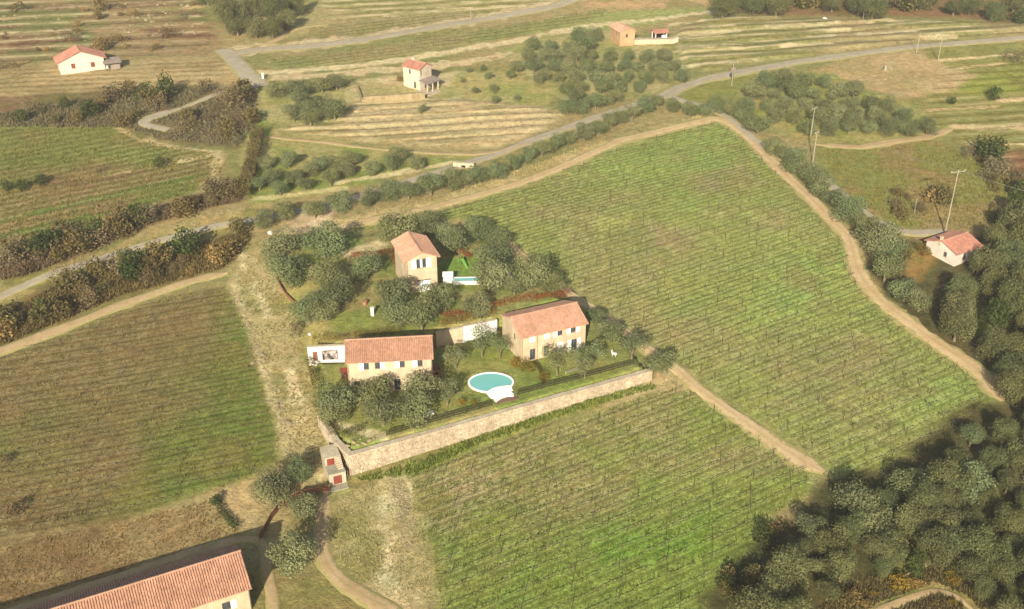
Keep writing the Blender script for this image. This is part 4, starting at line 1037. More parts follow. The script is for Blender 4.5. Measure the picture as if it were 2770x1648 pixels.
def crown(name, seed, n, rx, zc, rz, nl, leaf, mat, lr=(0.34, 0.55)):
    r = np.random.default_rng(seed + 100); L_ = []
    for i in range(nl):
        a = 2.4 * i + r.random(); q = rx * math.sqrt((i + 0.4) / nl) * 0.66
        L_.append((q * math.cos(a), q * math.sin(a), zc + r.uniform(-.55, .55) * rz, rx * r.uniform(*lr), rz * r.uniform(0.42, 0.72)))
    V, F, t = leaf_cloud(seed, n, L_, leaf)
    V[:, :2] *= rx / np.percentile(np.hypot(V[:, 0], V[:, 1]), 96)
    me = mesh(name, V, F); attr(me, 'tint', t); me.materials.append(mat); return me
def trunk_mesh(name, seed, h, r0, spread, nlimb=4):
    r = random.Random(seed); mb = MB()
    p = [(0, 0, -0.4), (r.uniform(-.06, .06), r.uniform(-.06, .06), h * .35), (r.uniform(-.15, .15), r.uniform(-.15, .15), h * .7)]
    mb.tube(p, [r0 * 1.3, r0, r0 * .8], 7)
    for i in range(nlimb):
        a = 2 * math.pi * i / nlimb + r.random(); q = spread * r.uniform(.7, 1.1)
        mb.tube([p[2], (p[2][0] + math.cos(a) * q * .5, p[2][1] + math.sin(a) * q * .5, h * 1.15), (math.cos(a) * q, math.sin(a) * q, h * 1.7)], [r0 * .7, r0 * .45, r0 * .15], 5)
    me = mesh(name, mb.v, mb.f); me.materials.append(M_BARK); return me
# each kind: list of (crown, trunk), nominal crown width, height of crown centre
KIND = {}
KIND['olive'] = ([(crown('olive_crown', 10 + i, 4600, 2.5, 2.3, 1.9, 10 + i % 4, 0.135, M_OLIVE), trunk_mesh('olive_trunk', i, 1.5, 0.2, 1.3)) for i in range(6)], 4.7, 2.3)
KIND['young'] = ([(crown('young_olive_crown', 40 + i, 1700, 2.4, 3.3, 1.6, 9, 0.135, M_OLIVE, (0.25, 0.4)), trunk_mesh('young_olive_trunk', 20 + i, 1.9, 0.14, 1.2)) for i in range(3)], 4.8, 3.3)
KIND['oak'] = ([(crown('oak_crown', 60 + i, 9000, 3.6, 3.8, 3.0, 14, 0.17, M_OAK, (0.32, 0.55)), trunk_mesh('oak_trunk', 40 + i, 2.4, 0.28, 2.0)) for i in range(5)], 7.0, 3.8)
KIND['dark'] = ([(crown('evergreen_crown', 80 + i, 1800, 1.6, 2.2, 1.9, 8, 0.17, M_BUSHG), trunk_mesh('evergreen_trunk', 60 + i, 1.1, 0.14, 0.8)) for i in range(3)], 3.2, 2.2)
def bare(name, seed):
    r = random.Random(seed); mb = MB()
    def br(p, d, l, rad, dep):
        q = p + d * l; mb.tube([p, q], [rad, rad * .6], 4)
        if dep:
            for _ in range(3):
                e = (d + Vector((r.uniform(-1, 1), r.uniform(-1, 1), r.uniform(-.2, .8))) * .75).normalized(); br(q, e, l * r.uniform(.6, .8), rad * .55, dep - 1)
    for i in range(3): br(Vector((0, 0, -.2)), Vector((r.uniform(-.4, .4), r.uniform(-.4, .4), 1)).normalized(), 1.3, 0.07, 4)
    me = mesh(name, mb.v, mb.f); attr(me, 'tint', np.full(len(mb.v), .6)); me.materials.append(M_BUSHP); return me
BARE = [bare('bare_branches', i) for i in range(3)]

PR = random.Random(77)
def place(cx, cy, w, kind):
    vs, nom, hc = KIND[kind]; s = 1.0
    x, y, z = at(cx, cy, 2.5)
    for _ in range(3):
        d = (y * CP - (z + hc * s - CAM_Z) * SP); s = (w * d / FPX) / nom
        x, y, z = at(cx, cy, hc * s)
    return x, y, z, s
def tree(name, cx, cy, w, kind, label, group, cat='tree', squash=1.0):
    x, y, z, s = place(cx, cy, w, kind)
    vs = KIND[kind][0]; cm, tm = PR.choice(vs)
    t = thing(name, (x, y, z), label, cat, group, PR.uniform(0, 6.28)); t.scale = (s * PR.uniform(.92, 1.08), s * PR.uniform(.92, 1.08), s * squash * (1.1 if kind == 'oak' else 1.0) * PR.uniform(.88, 1.12))
    obj('trunk', tm, None, t); obj('crown', cm, None, t)
    return t
ORD = ['first', 'second', 'third', 'fourth', 'fifth', 'sixth', 'seventh', 'eighth', 'ninth', 'tenth', 'eleventh', 'twelfth', 'thirteenth', 'fourteenth', 'fifteenth', 'sixteenth', 'seventeenth',
       'eighteenth', 'nineteenth', 'twentieth', 'twenty-first', 'twenty-second', 'twenty-third', 'twenty-fourth', 'twenty-fifth', 'twenty-sixth', 'twenty-seventh', 'twenty-eighth', 'twenty-ninth', 'thirtieth']
def ordn(i):
    if i < len(ORD): return ORD[i]
    n = i + 1; t = {2: 'twenty', 3: 'thirty', 4: 'forty', 5: 'fifty', 6: 'sixty', 7: 'seventy', 8: 'eighty', 9: 'ninety'}[n // 10]
    u = ['', '-first', '-second', '-third', '-fourth', '-fifth', '-sixth', '-seventh', '-eighth', '-ninth'][n % 10]
    return t + u if u else {'twenty': 'twentieth', 'thirty': 'thirtieth', 'forty': 'fortieth', 'fifty': 'fiftieth', 'sixty': 'sixtieth', 'seventy': 'seventieth', 'eighty': 'eightieth', 'ninety': 'ninetieth'}[t]
def grove(name, pts, kind, phrase, noun, group, rowpx=26):
    """trees of a grove, told apart by row (counted from the front) and place in the row"""
    pts = sorted(pts, key=lambda p: -p[1]); rows = []
    for p in pts:
        if rows and rows[-1][0][1] - p[1] < rowpx: rows[-1].append(p)
        else: rows.append([p])
    for i, rw in enumerate(rows):
        for j, p in enumerate(sorted(rw)):
            tree(name, p[0], p[1], p[2], p[3] if len(p) > 3 else kind, f'{noun}, {ordn(j)} from left, {ordn(i)} row from front, {phrase}', group)
def line(name, pts, kind, noun, phrase, group, squash=1.0):
    for i, p in enumerate(pts): tree(name, p[0], p[1], p[2], p[3] if len(p) > 3 else kind, f'{ordn(i)} {noun} from the left {phrase}', group, squash=squash)

# garden olives, each named by what it stands beside
G1 = 'olive trees in the upper garden'
for cx, cy, w, lb in ((757, 663, 100, 'round olive tree at the upper left corner of the garden'), (785, 734, 105, 'broad olive tree above the rusty edging at the garden left side'),
        (875, 655, 100, 'olive tree left of the sandy patch behind the tower house'), (887, 737, 90, 'olive tree midway between tower house and garden left side'),
        (991, 722, 82, 'olive tree close to the left wall of the tower house'), (1068, 615, 105, 'broad olive tree directly behind the tower house roof'),
        (1153, 612, 75, 'small olive tree behind the tower house, right of the roof ridge'), (1226, 640, 92, 'olive tree behind the green slide'),
        (1294, 622, 68, 'small olive tree at the back edge of the garden, left of two'), (1345, 648, 72, 'small olive tree at the back edge of the garden, by the track end'),
        (1340, 698, 92, 'olive tree at the right garden edge above the white tub'), (1322, 746, 108, 'wide olive tree leaning over the white tub'),
        (1392, 772, 60, 'small olive tree below the wide one by the white tub'), (1064, 798, 96, 'olive tree at the lower left foot of the tower house'),
        (1181, 808, 92, 'olive tree at the lower right foot of the tower house'), (912, 796, 98, 'olive tree above the left lawn of the upper garden'),
        (858, 812, 66, 'small olive tree on the left rim of the upper garden'), (834, 842, 86, 'olive tree above the white wall with the mottled panel'),
        (876, 836, 78, 'olive tree on the left edge of the small green lawn'), (1082, 842, 98, 'olive tree above the roof middle of the long house'),
        (1139, 856, 100, 'olive tree above the right end of the long house roof'), (1290, 828, 72, 'lone olive tree left of the rusty hedge above the right-hand house'),
        (1436, 738, 105, 'dense olive tree beside the track on the right garden edge'), (1494, 768, 66, 'small olive tree beside the track above the right-hand house')):
    tree('olive_tree', cx, cy, w, 'olive', lb, G1)
G2 = 'olive trees in the lower garden'
for cx, cy, w, k, lb in ((915, 1080, 112, 'olive', 'leftmost big olive tree in front of the long house'), (1014, 1068, 98, 'olive', 'big olive tree before the middle of the long house, upper of two'),
        (1034, 1112, 98, 'olive', 'big olive tree before the middle of the long house, lower of two'), (1126, 1070, 104, 'olive', 'big olive tree before the right end of the long house, upper of two'),
        (1119, 1110, 94, 'olive', 'big olive tree before the right end of the long house, lower of two'), (898, 1110, 84, 'olive', 'olive tree nearest the dark corner hedge'),
        (1209, 1056, 72, 'young', 'small olive tree with pale trunk between long house and pool'), (1232, 955, 72, 'young', 'loose olive tree right of the long house'),
        (1303, 922, 76, 'young', 'loose olive tree before the white wall between the houses'), (1351, 934, 64, 'young', 'young olive tree at the left gable of the right-hand house'),
        (1508, 970, 80, 'young', 'young olive tree before the right-hand house, leftmost of the front four'), (1570, 966, 76, 'young', 'young olive tree before the right-hand house, second of the front four'),
        (1606, 950, 70, 'young', 'young olive tree before the right-hand house, third of the front four'), (1583, 992, 58, 'young', 'smallest young olive tree before the right-hand house, near the fence'),
        (1612, 858, 54, 'olive', 'small olive tree behind the right end of the pink roof'), (1649, 890, 80, 'olive', 'olive tree right of the right-hand house beside the track'),
        (1711, 930, 82, 'young', 'young olive tree at the right corner of the lower garden'), (1792, 988, 76, 'olive', 'olive tree outside the garden at the end of the stone wall')):
    tree('olive_tree', cx, cy, w, k, lb, G2)
for cx, cy, w, sq, lb in ((734, 1326, 104, 1.0, 'dense tree left of the rusty fence by the stair tower'), (813, 1276, 80, 1.0, 'olive tree beside the footpath above the rusty fence'),
        (819, 1374, 80, 1.1, 'olive tree between the rusty fence and the lower track'), (783, 1508, 116, 1.25, 'tall dense tree between the barn and the lower track')):
    tree('olive_tree', cx, cy, w, 'olive', lb, 'trees by the stair tower and barn', squash=sq)
# hedgerow olives above the big vineyard
line('olive_tree', [(712, 594, 54), (771, 572, 60), (850, 563, 60), (915, 546, 64), (1000, 535, 54), (1051, 512, 66), (1105, 515, 58), (1164, 498, 70), (1224, 487, 60), (1262, 478, 54), (1296, 468, 56),
        (1342, 459, 60), (1395, 438, 46), (1430, 416, 48), (1466, 402, 48), (1505, 386, 46), (1538, 371, 46), (1581, 355, 54), (1621, 342, 50), (1652, 326, 50), (1676, 316, 44), (1712, 300, 48, 'young'),
        (1748, 285, 50), (1779, 274, 40), (1822, 285, 40), (1867, 293, 44), (1904, 296, 40), (1937, 283, 50)], 'olive', 'olive tree', 'in the hedgerow above the big vineyard', 'hedgerow olives')
line('olive_tree', [(1980, 291, 50), (2017, 310, 50), (2051, 338, 64), (2090, 392, 58), (2120, 415, 50), (2149, 437, 70), (2192, 468, 60), (2213, 497, 76), (2255, 530, 60), (2296, 560, 86), (2345, 600, 70),
        (2378, 640, 108), (2412, 668, 80), (2398, 728, 86), (2452, 780, 82), (2490, 812, 70)], 'olive', 'tree', 'in the hedge right of the big vineyard', 'trees along the right-hand track')
# groves
RG = np.random.default_rng(9)
def fill(poly, dx, dy, w, jit, row_skew=0.5):
    out = []; P = np.array(poly); y = P[:, 1].max(); k = 0
    while y > P[:, 1].min():
        x = P[:, 0].min() + (k % 2) * dx * row_skew
        while x < P[:, 0].max():
            u, v = x + RG.normal(0, jit), y + RG.normal(0, jit * .35)
            if sdist(np.array([u]), np.array([v]), poly)[0] > 0: out.append((u, v, w * RG.uniform(.8, 1.2)))
            x += dx
        y -= dy; k += 1
    return out
GC = fill([(1372, 152), (1480, 100), (1650, 84), (1700, 104), (1800, 130), (1840, 185), (1860, 210), (1720, 240), (1560, 262), (1500, 240), (1400, 190)], 47, 28, 43, 5)
GC = [p for p in GC if not (1630 < p[0] < 1740 and p[1] < 142)]
grove('olive_tree', GC, 'olive', 'grove below the orange house', 'olive tree', 'olive grove below the orange house', 20)
line('olive_tree', [(1535, 287, 50), (1572, 283, 54), (1612, 274, 50), (1660, 262, 46)], 'olive', 'olive tree', 'in the row below the orange-house grove', 'olives at the foot of the grove')
grove('olive_tree', [(742, 240, 55), (808, 238, 60), (870, 226, 55), (909, 218, 55), (813, 264, 55), (822, 294, 55), (872, 277, 55), (904, 298, 64), (793, 306, 50), (838, 316, 60)], 'olive', 'grove left of the cream tower', 'olive tree', 'small grove left of the cream tower house', 20)
grove('olive_tree', [(700 + a * .283, 400 + b * .283, 48) for a, b in ((50, 130), (120, 280), (280, 110), (330, 270), (440, 330), (480, 200), (580, 150), (720, 130), (680, 290), (830, 210), (900, 90), (1080, 190), (1270, 140), (1330, 60), (1510, 140), (0, 330), (200, 380))],
      'olive', 'grove above the grey road', 'olive tree', 'olive grove above the grey road', 18)
grove('olive_tree', fill([(1985, 262), (2050, 205), (2160, 192), (2250, 198), (2340, 240), (2470, 300), (2530, 345), (2450, 362), (2330, 374), (2210, 360), (2120, 335), (2030, 300)], 56, 31, 50, 6), 'olive', 'grove right of the crossroads', 'olive tree', 'olive grove right of the crossroads', 20)
grove('holm_oak', [(590, 4, 62), (640, 26, 66), (692, 14, 64), (742, 34, 66), (796, 10, 60), (640, 66, 60), (690, 72, 60), (736, 74, 56), (606, 44, 60), (776, 52, 56), (560, -16, 60), (660, -14, 60), (730, -20, 60)], 'oak', 'copse at the top edge', 'dark evergreen tree', 'copse at the top edge', 18)
line('shrub_tree', [(1268, 188, 18), (1306, 184, 18), (1322, 204, 22), (1286, 244, 22), (1334, 240, 24), (1340, 272, 24), (1380, 204, 26), (1144, 298, 26), (1250, 216, 16), (1400, 262, 20)], 'olive', 'small dark sapling', 'on the slope right of the cream tower', 'saplings on the terraces')
# wood in the near right corner and along the right edge
WOOD = fill([(1990, 1640), (2005, 1590), (2075, 1515), (2145, 1440), (2230, 1392), (2320, 1352), (2410, 1312), (2500, 1252), (2590, 1192), (2670, 1130), (2740, 1100), (2830, 1060), (2830, 1700), (2640, 1690), (2600, 1500), (2480, 1530), (2330, 1560), (2240, 1640), (2000, 1720)], 86, 60, 88, 14)
WOOD = [p for p in WOOD if not (2260 < p[0] < 2650 and 1548 < p[1] < 1668)]
KIND['oak'] = (KIND['oak'][0], KIND['oak'][1], KIND['oak'][2])
WOOD = [(p[0], p[1], p[2] * RG.uniform(.75, 1.3), ('oak', 'oak', 'oak', 'olive')[RG.integers(4)]) for p in WOOD]
grove('holm_oak', WOOD, 'oak', 'near right wood', 'evergreen oak', 'wood in the near right corner', 40)
WOOD2 = fill([(2520, 780), (2600, 740), (2690, 600), (2830, 560), (2830, 1060), (2740, 1060), (2660, 960), (2560, 880), (2500, 830)], 82, 58, 86, 12)
WOOD2 = [p for p in WOOD2 if not (2480 < p[0] < 2660 and 600 < p[1] < 775)] + [(2735, 690, 84), (2600, 790, 74)]
WOOD2 = [p for p in WOOD2 if not (2630 < p[0] < 2740 and 820 < p[1] < 900)]
grove('holm_oak', WOOD2, 'oak', 'wood beside right-hand track', 'evergreen oak', 'wood along the right edge', 40)
line('evergreen_shrub', [(2478, 1526, 62, 'dark'), (2700, 846, 80, 'dark'), (2752, 560, 60, 'dark'), (2700, 590, 40, 'dark')], 'dark', 'dark round evergreen', 'standing clear in the right-hand wood', 'dark evergreens on the right')
line('tree', [(1985 + i * 54 + RG.normal(0, 16), 4 + RG.normal(0, 14), RG.uniform(44, 80)) for i in range(16)], 'oak', 'scrubby tree', 'of the wood along the top right edge', 'wood along the top right edge', squash=0.7)

# ------------------------------------------------------------------ shrubs
def shrub_mesh(i, mat, n, leaf, h):
    r = np.random.default_rng(300 + i)
    L_ = [(r.uniform(-.6, .6), r.uniform(-.6, .6), h * r.uniform(.3, .6), r.uniform(.45, .75), h * r.uniform(.35, .5)) for _ in range(5)]
    V, F, t = leaf_cloud(400 + i, n, L_, leaf, 0.3); me = mesh('shrub', V, F); attr(me, 'tint', t); me.materials.append(mat); return me
SHR = {k: [shrub_mesh(10 * j + q, m_, n, lf, h) for q in range(3)] for j, (k, m_, n, lf, h) in enumerate((('g', M_BUSHG, 500, .13, 1.7), ('o', M_BUSHO, 420, .13, 1.5), ('r', M_BUSHR, 460, .10, 1.5), ('p', M_BUSHP, 460, .09, 1.5), ('d', M_DRY, 300, .11, 1.1), ('y', M_HEDGEY, 500, .11, 1.5), ('w', M_BLOSSOM, 420, .10, 1.6)))}
ADJ = {'g': 'dark green', 'o': 'olive-brown', 'r': 'red-brown', 'p': 'grey-brown bare', 'd': 'dry straw-coloured', 'y': 'yellow-green', 'w': 'white-flowering'}
def shrub(cx, cy, w, k, label, group):
    x, y, z = at(cx, cy); d = y * CP - (z - CAM_Z) * SP; s = (w * d / FPX) / 2.0
    o = obj('shrub', PR.choice(SHR[k]), None, None, label, 'shrub', group); o.location = (x, y, z - 0.05); o.scale = (s, s, s * PR.uniform(.8, 1.15)); o.rotation_euler = (0, 0, PR.uniform(0, 6.28))
    return o
def off_road(x, y, extra=0.8):
    ok = np.ones(np.shape(x), bool)
    for ln, hw in RIBS:
        m = bbox(x, y, ln, hw + extra + 1)
        if m.any(): ok[m] &= sdist(x[m], y[m], ln, False) > hw + extra
    return ok
def bank(poly, n, kinds, w, phrase, group, seed):
    r = np.random.default_rng(seed); P = np.array(poly); pts = []
    while len(pts) < n:
        u, v = r.uniform(P[:, 0].min(), P[:, 0].max()), r.uniform(P[:, 1].min(), P[:, 1].max())
        if sdist(np.array([u]), np.array([v]), poly)[0] > 2:
            q = at(u, v)
            if off_road(np.array([q[0]]), np.array([q[1]]), 0.6)[0]: pts.append((u, v))
    pts.sort(); cnt = {}
    for u, v in pts:
        k = kinds[r.integers(len(kinds))]; i = cnt.get(k, 0); cnt[k] = i + 1
        shrub(u, v, w * r.choice([.5, .7, .9, 1.1, 1.4, 1.8]) * r.uniform(.85, 1.15), k, f'{ordn(i)} {ADJ[k]} shrub from left {phrase}', group)
B2 = [(0, 700), (150, 655), (330, 595), (560, 525), (650, 485), (690, 372), (705, 368), (690, 470), (650, 545), (560, 562), (420, 602), (300, 655), (100, 735), (0, 760)]
B1 = [(0, 858), (150, 775), (420, 700), (650, 632), (680, 645), (600, 728), (330, 798), (0, 935)]
bank(B2, 56, 'rrrpogo', 46, 'on the bank above the left road', 'shrubs above the left road', 1)
bank(B1, 52, 'ooogrpd', 46, 'on the bank below the left road', 'shrubs below the left road', 2)
bank([(470, 250), (560, 235), (690, 245), (700, 330), (640, 395), (460, 360), (500, 320), (620, 275)], 32, 'pprro', 42, 'in the thicket above the hairpin bend', 'thicket at the hairpin', 3)
bank([(0, 305), (350, 258), (470, 300), (350, 350), (200, 335), (0, 345)], 20, 'rpog', 38, 'in the thicket left of the hairpin bend', 'thicket at the hairpin', 4)
bank([(0, 15), (530, 5), (580, 110), (320, 116), (0, 120)], 26, 'ddrop', 24, 'on the slope above the white cottage', 'shrubs on the hillside', 15)
bank([(0, 195), (130, 170), (300, 150), (520, 150), (420, 120), (200, 110), (0, 150)], 14, 'rod', 26, 'on the hillside around the white cottage', 'shrubs on the hillside', 5)
bank([(1960, 30), (2300, 28), (2650, 40), (2770, 70), (2770, 52), (2400, 10), (1980, 10)], 40, 'rrrpog', 52, 'along the foot of the top right wood', 'shrubs at the top right', 6)
bank([(2560, 400), (2640, 400), (2770, 490), (2770, 560), (2700, 540), (2620, 440)], 18, 'rgpo', 46, 'on the right-hand slope below the terraces', 'shrubs on the right slope', 7)
bank([(2380, 520), (2480, 500), (2560, 560), (2540, 620), (2420, 600)], 9, 'oodr', 44, 'in the meadow left of the pole by the cottage', 'shrubs in the right meadow', 8)
bank([(1900, 1640), (1930, 1590), (2000, 1530), (2060, 1470), (2110, 1420), (2060, 1560), (1980, 1660)], 12, 'odg', 46, 'at the edge of the near right wood', 'shrubs at the wood edge', 9)
bank([(2260, 1640), (2330, 1585), (2480, 1560), (2600, 1540), (2640, 1620), (2500, 1660)], 12, 'doy', 40, 'in the clearing of the near right wood', 'shrubs in the clearing', 10)
for i, (u, v, w) in enumerate(((2390, 1508, 28), (2397, 1528, 24), (2492, 1458, 36), (2530, 1418, 36), (2592, 1372, 30))): shrub(u, v, w, 'w', f'{ordn(i)} white-flowering shrub from the left in the near right wood', 'white shrubs in the wood')
for u, v, w, k, lb in ((108, 500, 40, 'g', 'round dark green shrub alone in the left meadow'), (60, 512, 40, 'g', 'low green shrub left of the round one in the left meadow'), (20, 515, 34, 'g', 'green shrub at the left picture edge in the meadow'),
        (432, 455, 38, 'g', 'dark shrub on the meadow bank below the hairpin'), (458, 258, 62, 'g', 'large dark green bush above the hairpin bend'), (398, 265, 50, 'g', 'green bush left of the large one above the hairpin'),
        (270, 468, 24, 'r', 'small red-brown shrub in the middle of the left meadow'), (60, 330, 44, 'g', 'green bush at the left end of the brown thicket'), (18, 1250, 40, 'r', 'dark brown shrub at the left edge of the left vineyard'),
        (40, 1395, 60, 'r', 'dark brown bush below the left vineyard at the picture edge'), (585, 1365, 34, 'g', 'small dark bush at the top of the ditch by the brown field'), (810, 905, 60, 'p', 'bare brown bush left of the white garden wall'),
        (190, 108, 40, 'p', 'bare leafless bush behind the white cottage'), (2686, 268, 40, 'g', 'dark bush at the end of the terrace path on the right'), (2572, 282, 26, 'g', 'low dark bush on the right terraces'),
        (2740, 170, 50, 'p', 'grey-brown bush on the right picture edge beside the road'), (1640, 240, 30, 'y', 'yellow-green shrub in the grove clearing'), (980, 1120, 0, '', ''), (1120, 232, 20, 'y', 'green shrub at the corner of the cream tower'),
        (1082, 222, 22, 'y', 'yellow-green shrub left of the cream tower'), (1660, 905, 34, 'o', 'brown shrub beside the olive right of the right-hand house'), (1280, 1095, 26, 'y', 'yellow shrub left of the pool deck'),
        (1250, 1092, 28, 'y', 'yellow-green shrub left of the yellow one by the pool'), (1425, 1005, 44, 'y', 'low yellow shrub at the corner of the right-hand house'), (1400, 990, 40, 'y', 'yellow groundcover shrub below the left gable of the right-hand house'),
        (1470, 1030, 30, 'y', 'yellow-green shrub on the lawn right of the pool'), (2440, 700, 60, 'o', 'olive-brown bush left of the far right cottage'), (2500, 690, 44, 'y', 'bright green bush beside the far right cottage')):
    if w: shrub(u, v, w, k, lb, None)
x, y, z = at(232, 750)
bt = thing('bare_tree', (x, y, z), 'pale leafless sapling on the verge of the left road', 'tree'); bt.scale = (.9, .9, 1.3); obj('branches', BARE[0], None, bt)
x, y, z = at(1700, 305)
bt = thing('bare_tree', (x, y, z), 'leafless grey tree in the hedgerow near the crossroads', 'tree'); bt.scale = (.9, .9, .8); obj('branches', BARE[1], None, bt)

# ------------------------------------------------------------------ clipped hedges
def hedge(name, label, px, w, h, mat, z=None, n_per_m=110, leaf=0.11):
    P = np.array([atz(u, v, z) for u, v in px]) if z is not None else np.array(W(px)); r = np.random.default_rng(len(label))
    seg = np.linalg.norm(np.diff(P, axis=0), axis=1); t = np.concatenate([[0], np.cumsum(seg)]); n = int(t[-1] * n_per_m); s = r.uniform(0, t[-1], n)
    q = np.stack([np.interp(s, t, P[:, 0]), np.interp(s, t, P[:, 1])], 1)
    i = np.clip(np.searchsorted(t, s) - 1, 0, len(seg) - 1); d = (np.diff(P, axis=0) / seg[:, None])[i]; nn = np.stack([-d[:, 1], d[:, 0]], 1)
    wob = 0.75 + 0.5 * vnoise(s, s * 0, 1.3, 4)
    q = q + nn * (r.uniform(-.5, .5, n) * w * wob)[:, None]
    zz = (np.full(n, z) if z is not None else gz(q[:, 0], q[:, 1])) + h * wob * np.sqrt(r.random(n))
    c = np.stack([q[:, 0], q[:, 1], zz], 1); a = r.normal(size=(n, 3)); a /= np.linalg.norm(a, axis=1)[:, None]; b = np.cross(a, r.normal(size=(n, 3))); b /= np.linalg.norm(b, axis=1)[:, None]
    sz = leaf * r.uniform(.6, 1.4, n)[:, None]
    V = np.stack([c - a * sz, c - b * sz * .6, c + a * sz, c + b * sz * .6], 1).reshape(-1, 3)
    org = np.array([P[0, 0], P[0, 1], 0]); me = mesh('hedge', V - org, np.arange(4 * n).reshape(n, 4)); attr(me, 'tint', np.repeat(np.clip(.3 * r.random(n) + .7 * vnoise(s, s * 0, 2.2, 8), 0, 1), 4))
    o = obj(name, me, mat, None, label, 'hedge'); o.location = org; return o
hedge('hedge', 'yellow-brown hedge on top of the white wall left of the long house', [(846, 928), (935, 922)], 1.8, 1.5, M_HEDGEY, PAD2)
hedge('hedge', 'yellow-brown hedge behind the long house roof', [(945, 920), (1080, 905)], 1.6, 1.4, M_HEDGEY, PAD2)
hedge('hedge', 'yellow-green hedge above the white wall between the two houses', [(1190, 884), (1345, 850)], 2.0, 1.3, M_HEDGEY, PAD2)
hedge('hedge', 'rusty red hedge above the pink roof of the right-hand house', [(1200, 868), (1340, 834), (1440, 815), (1540, 800)], 1.5, 1.5, M_HEDGER, PAD2)
hedge('hedge', 'short rusty hedge at the right garden edge below the small olive', [(1480, 790), (1530, 812)], 1.0, 1.0, M_HEDGER)
hedge('hedge', 'rusty red hedge left of the tower house', [(950, 700), (1062, 690)], 1.0, 1.3, M_HEDGER, PAD2)
hedge('hedge', 'short rusty hedge bed at the left wall of the tower house', [(1062, 695), (1085, 745)], 1.4, 1.2, M_HEDGER, PAD2)
hedge('hedge', 'rusty hedge strip behind the green slide', [(1235, 678), (1275, 700)], 0.9, 1.0, M_HEDGER, PAD2)
hedge('hedge', 'dark clipped hedge along the upper left side of the lower garden', [(840, 982), (852, 1030), (862, 1066)], 1.5, 1.6, M_HEDGED, PAD1 - .4)
hedge('hedge', 'dark clipped hedge bending round the near left garden corner', [(858, 1100), (880, 1140), (906, 1182), (940, 1180), (985, 1172)], 1.5, 1.3, M_HEDGED, PAD1 - .2)
hedge('hedge', 'low curved hedge on the lawn between pool and right-hand house', [(1445, 985), (1462, 1005), (1470, 1040)], 0.6, 0.7, M_HEDGED, PAD1)
hedge('hedge', 'dark green strip of bushes in the ditch beside the brown field', [(578, 1358), (605, 1395), (640, 1438)], 1.0, 0.9, M_BUSHG)
hedge('hedge', 'dark brush line between the olive grove and the left thicket', [(700, 365), (690, 420), (672, 500), (660, 545)], 3.0, 3.0, M_BUSHO, None, 200, .16)

# ------------------------------------------------------------------ vineyards: every row a thing with its posts
def prism(p, q, r0, r1):
    p, q = np.array(p, float), np.array(q, float); d = (q - p) / np.linalg.norm(q - p); a = np.cross(d, [0.3, 0.5, 0.81]); a /= np.linalg.norm(a); b = np.cross(d, a)
    k = [(math.cos(t), math.sin(t)) for t in (0, 2.1, 4.2)]
    v = [p + (a * c + b * s) * r0 for c, s in k] + [q + (a * c + b * s) * r1 for c, s in k]
    return np.array(v), np.array([(0, 1, 4, 3), (1, 2, 5, 4), (2, 0, 3, 5)])
def vine_model(seed):
    r = np.random.default_rng(seed); V = []; F = []; n = 0
    parts = [((0, 0, -.1), (r.normal(0, .05), r.normal(0, .04), .75), .024, .02), ((0, 0, .72), (.62, 0, .78), .045, .04), ((0, 0, .72), (-.62, 0, .78), .045, .04)]
    for i in range(2):
        x = r.uniform(-.55, .55); parts.append(((x, 0, .82), (x + r.normal(0, .18), r.normal(0, .16), .82 + r.uniform(.2, .6)), .016, .010))
    for q in parts:
        v, f = prism(*q); V.append(v); F.append(f + n); n += 6
    return np.concatenate(V), np.concatenate(F)
VM = [vine_model(i) for i in range(6)]
pm_ = MB().box(-.04, -.04, -.3, .04, .04, 1.65); POST = mesh('post', pm_.v, pm_.f); POST.materials.append(M_POSTW)
ROWS = []; POSTS = []
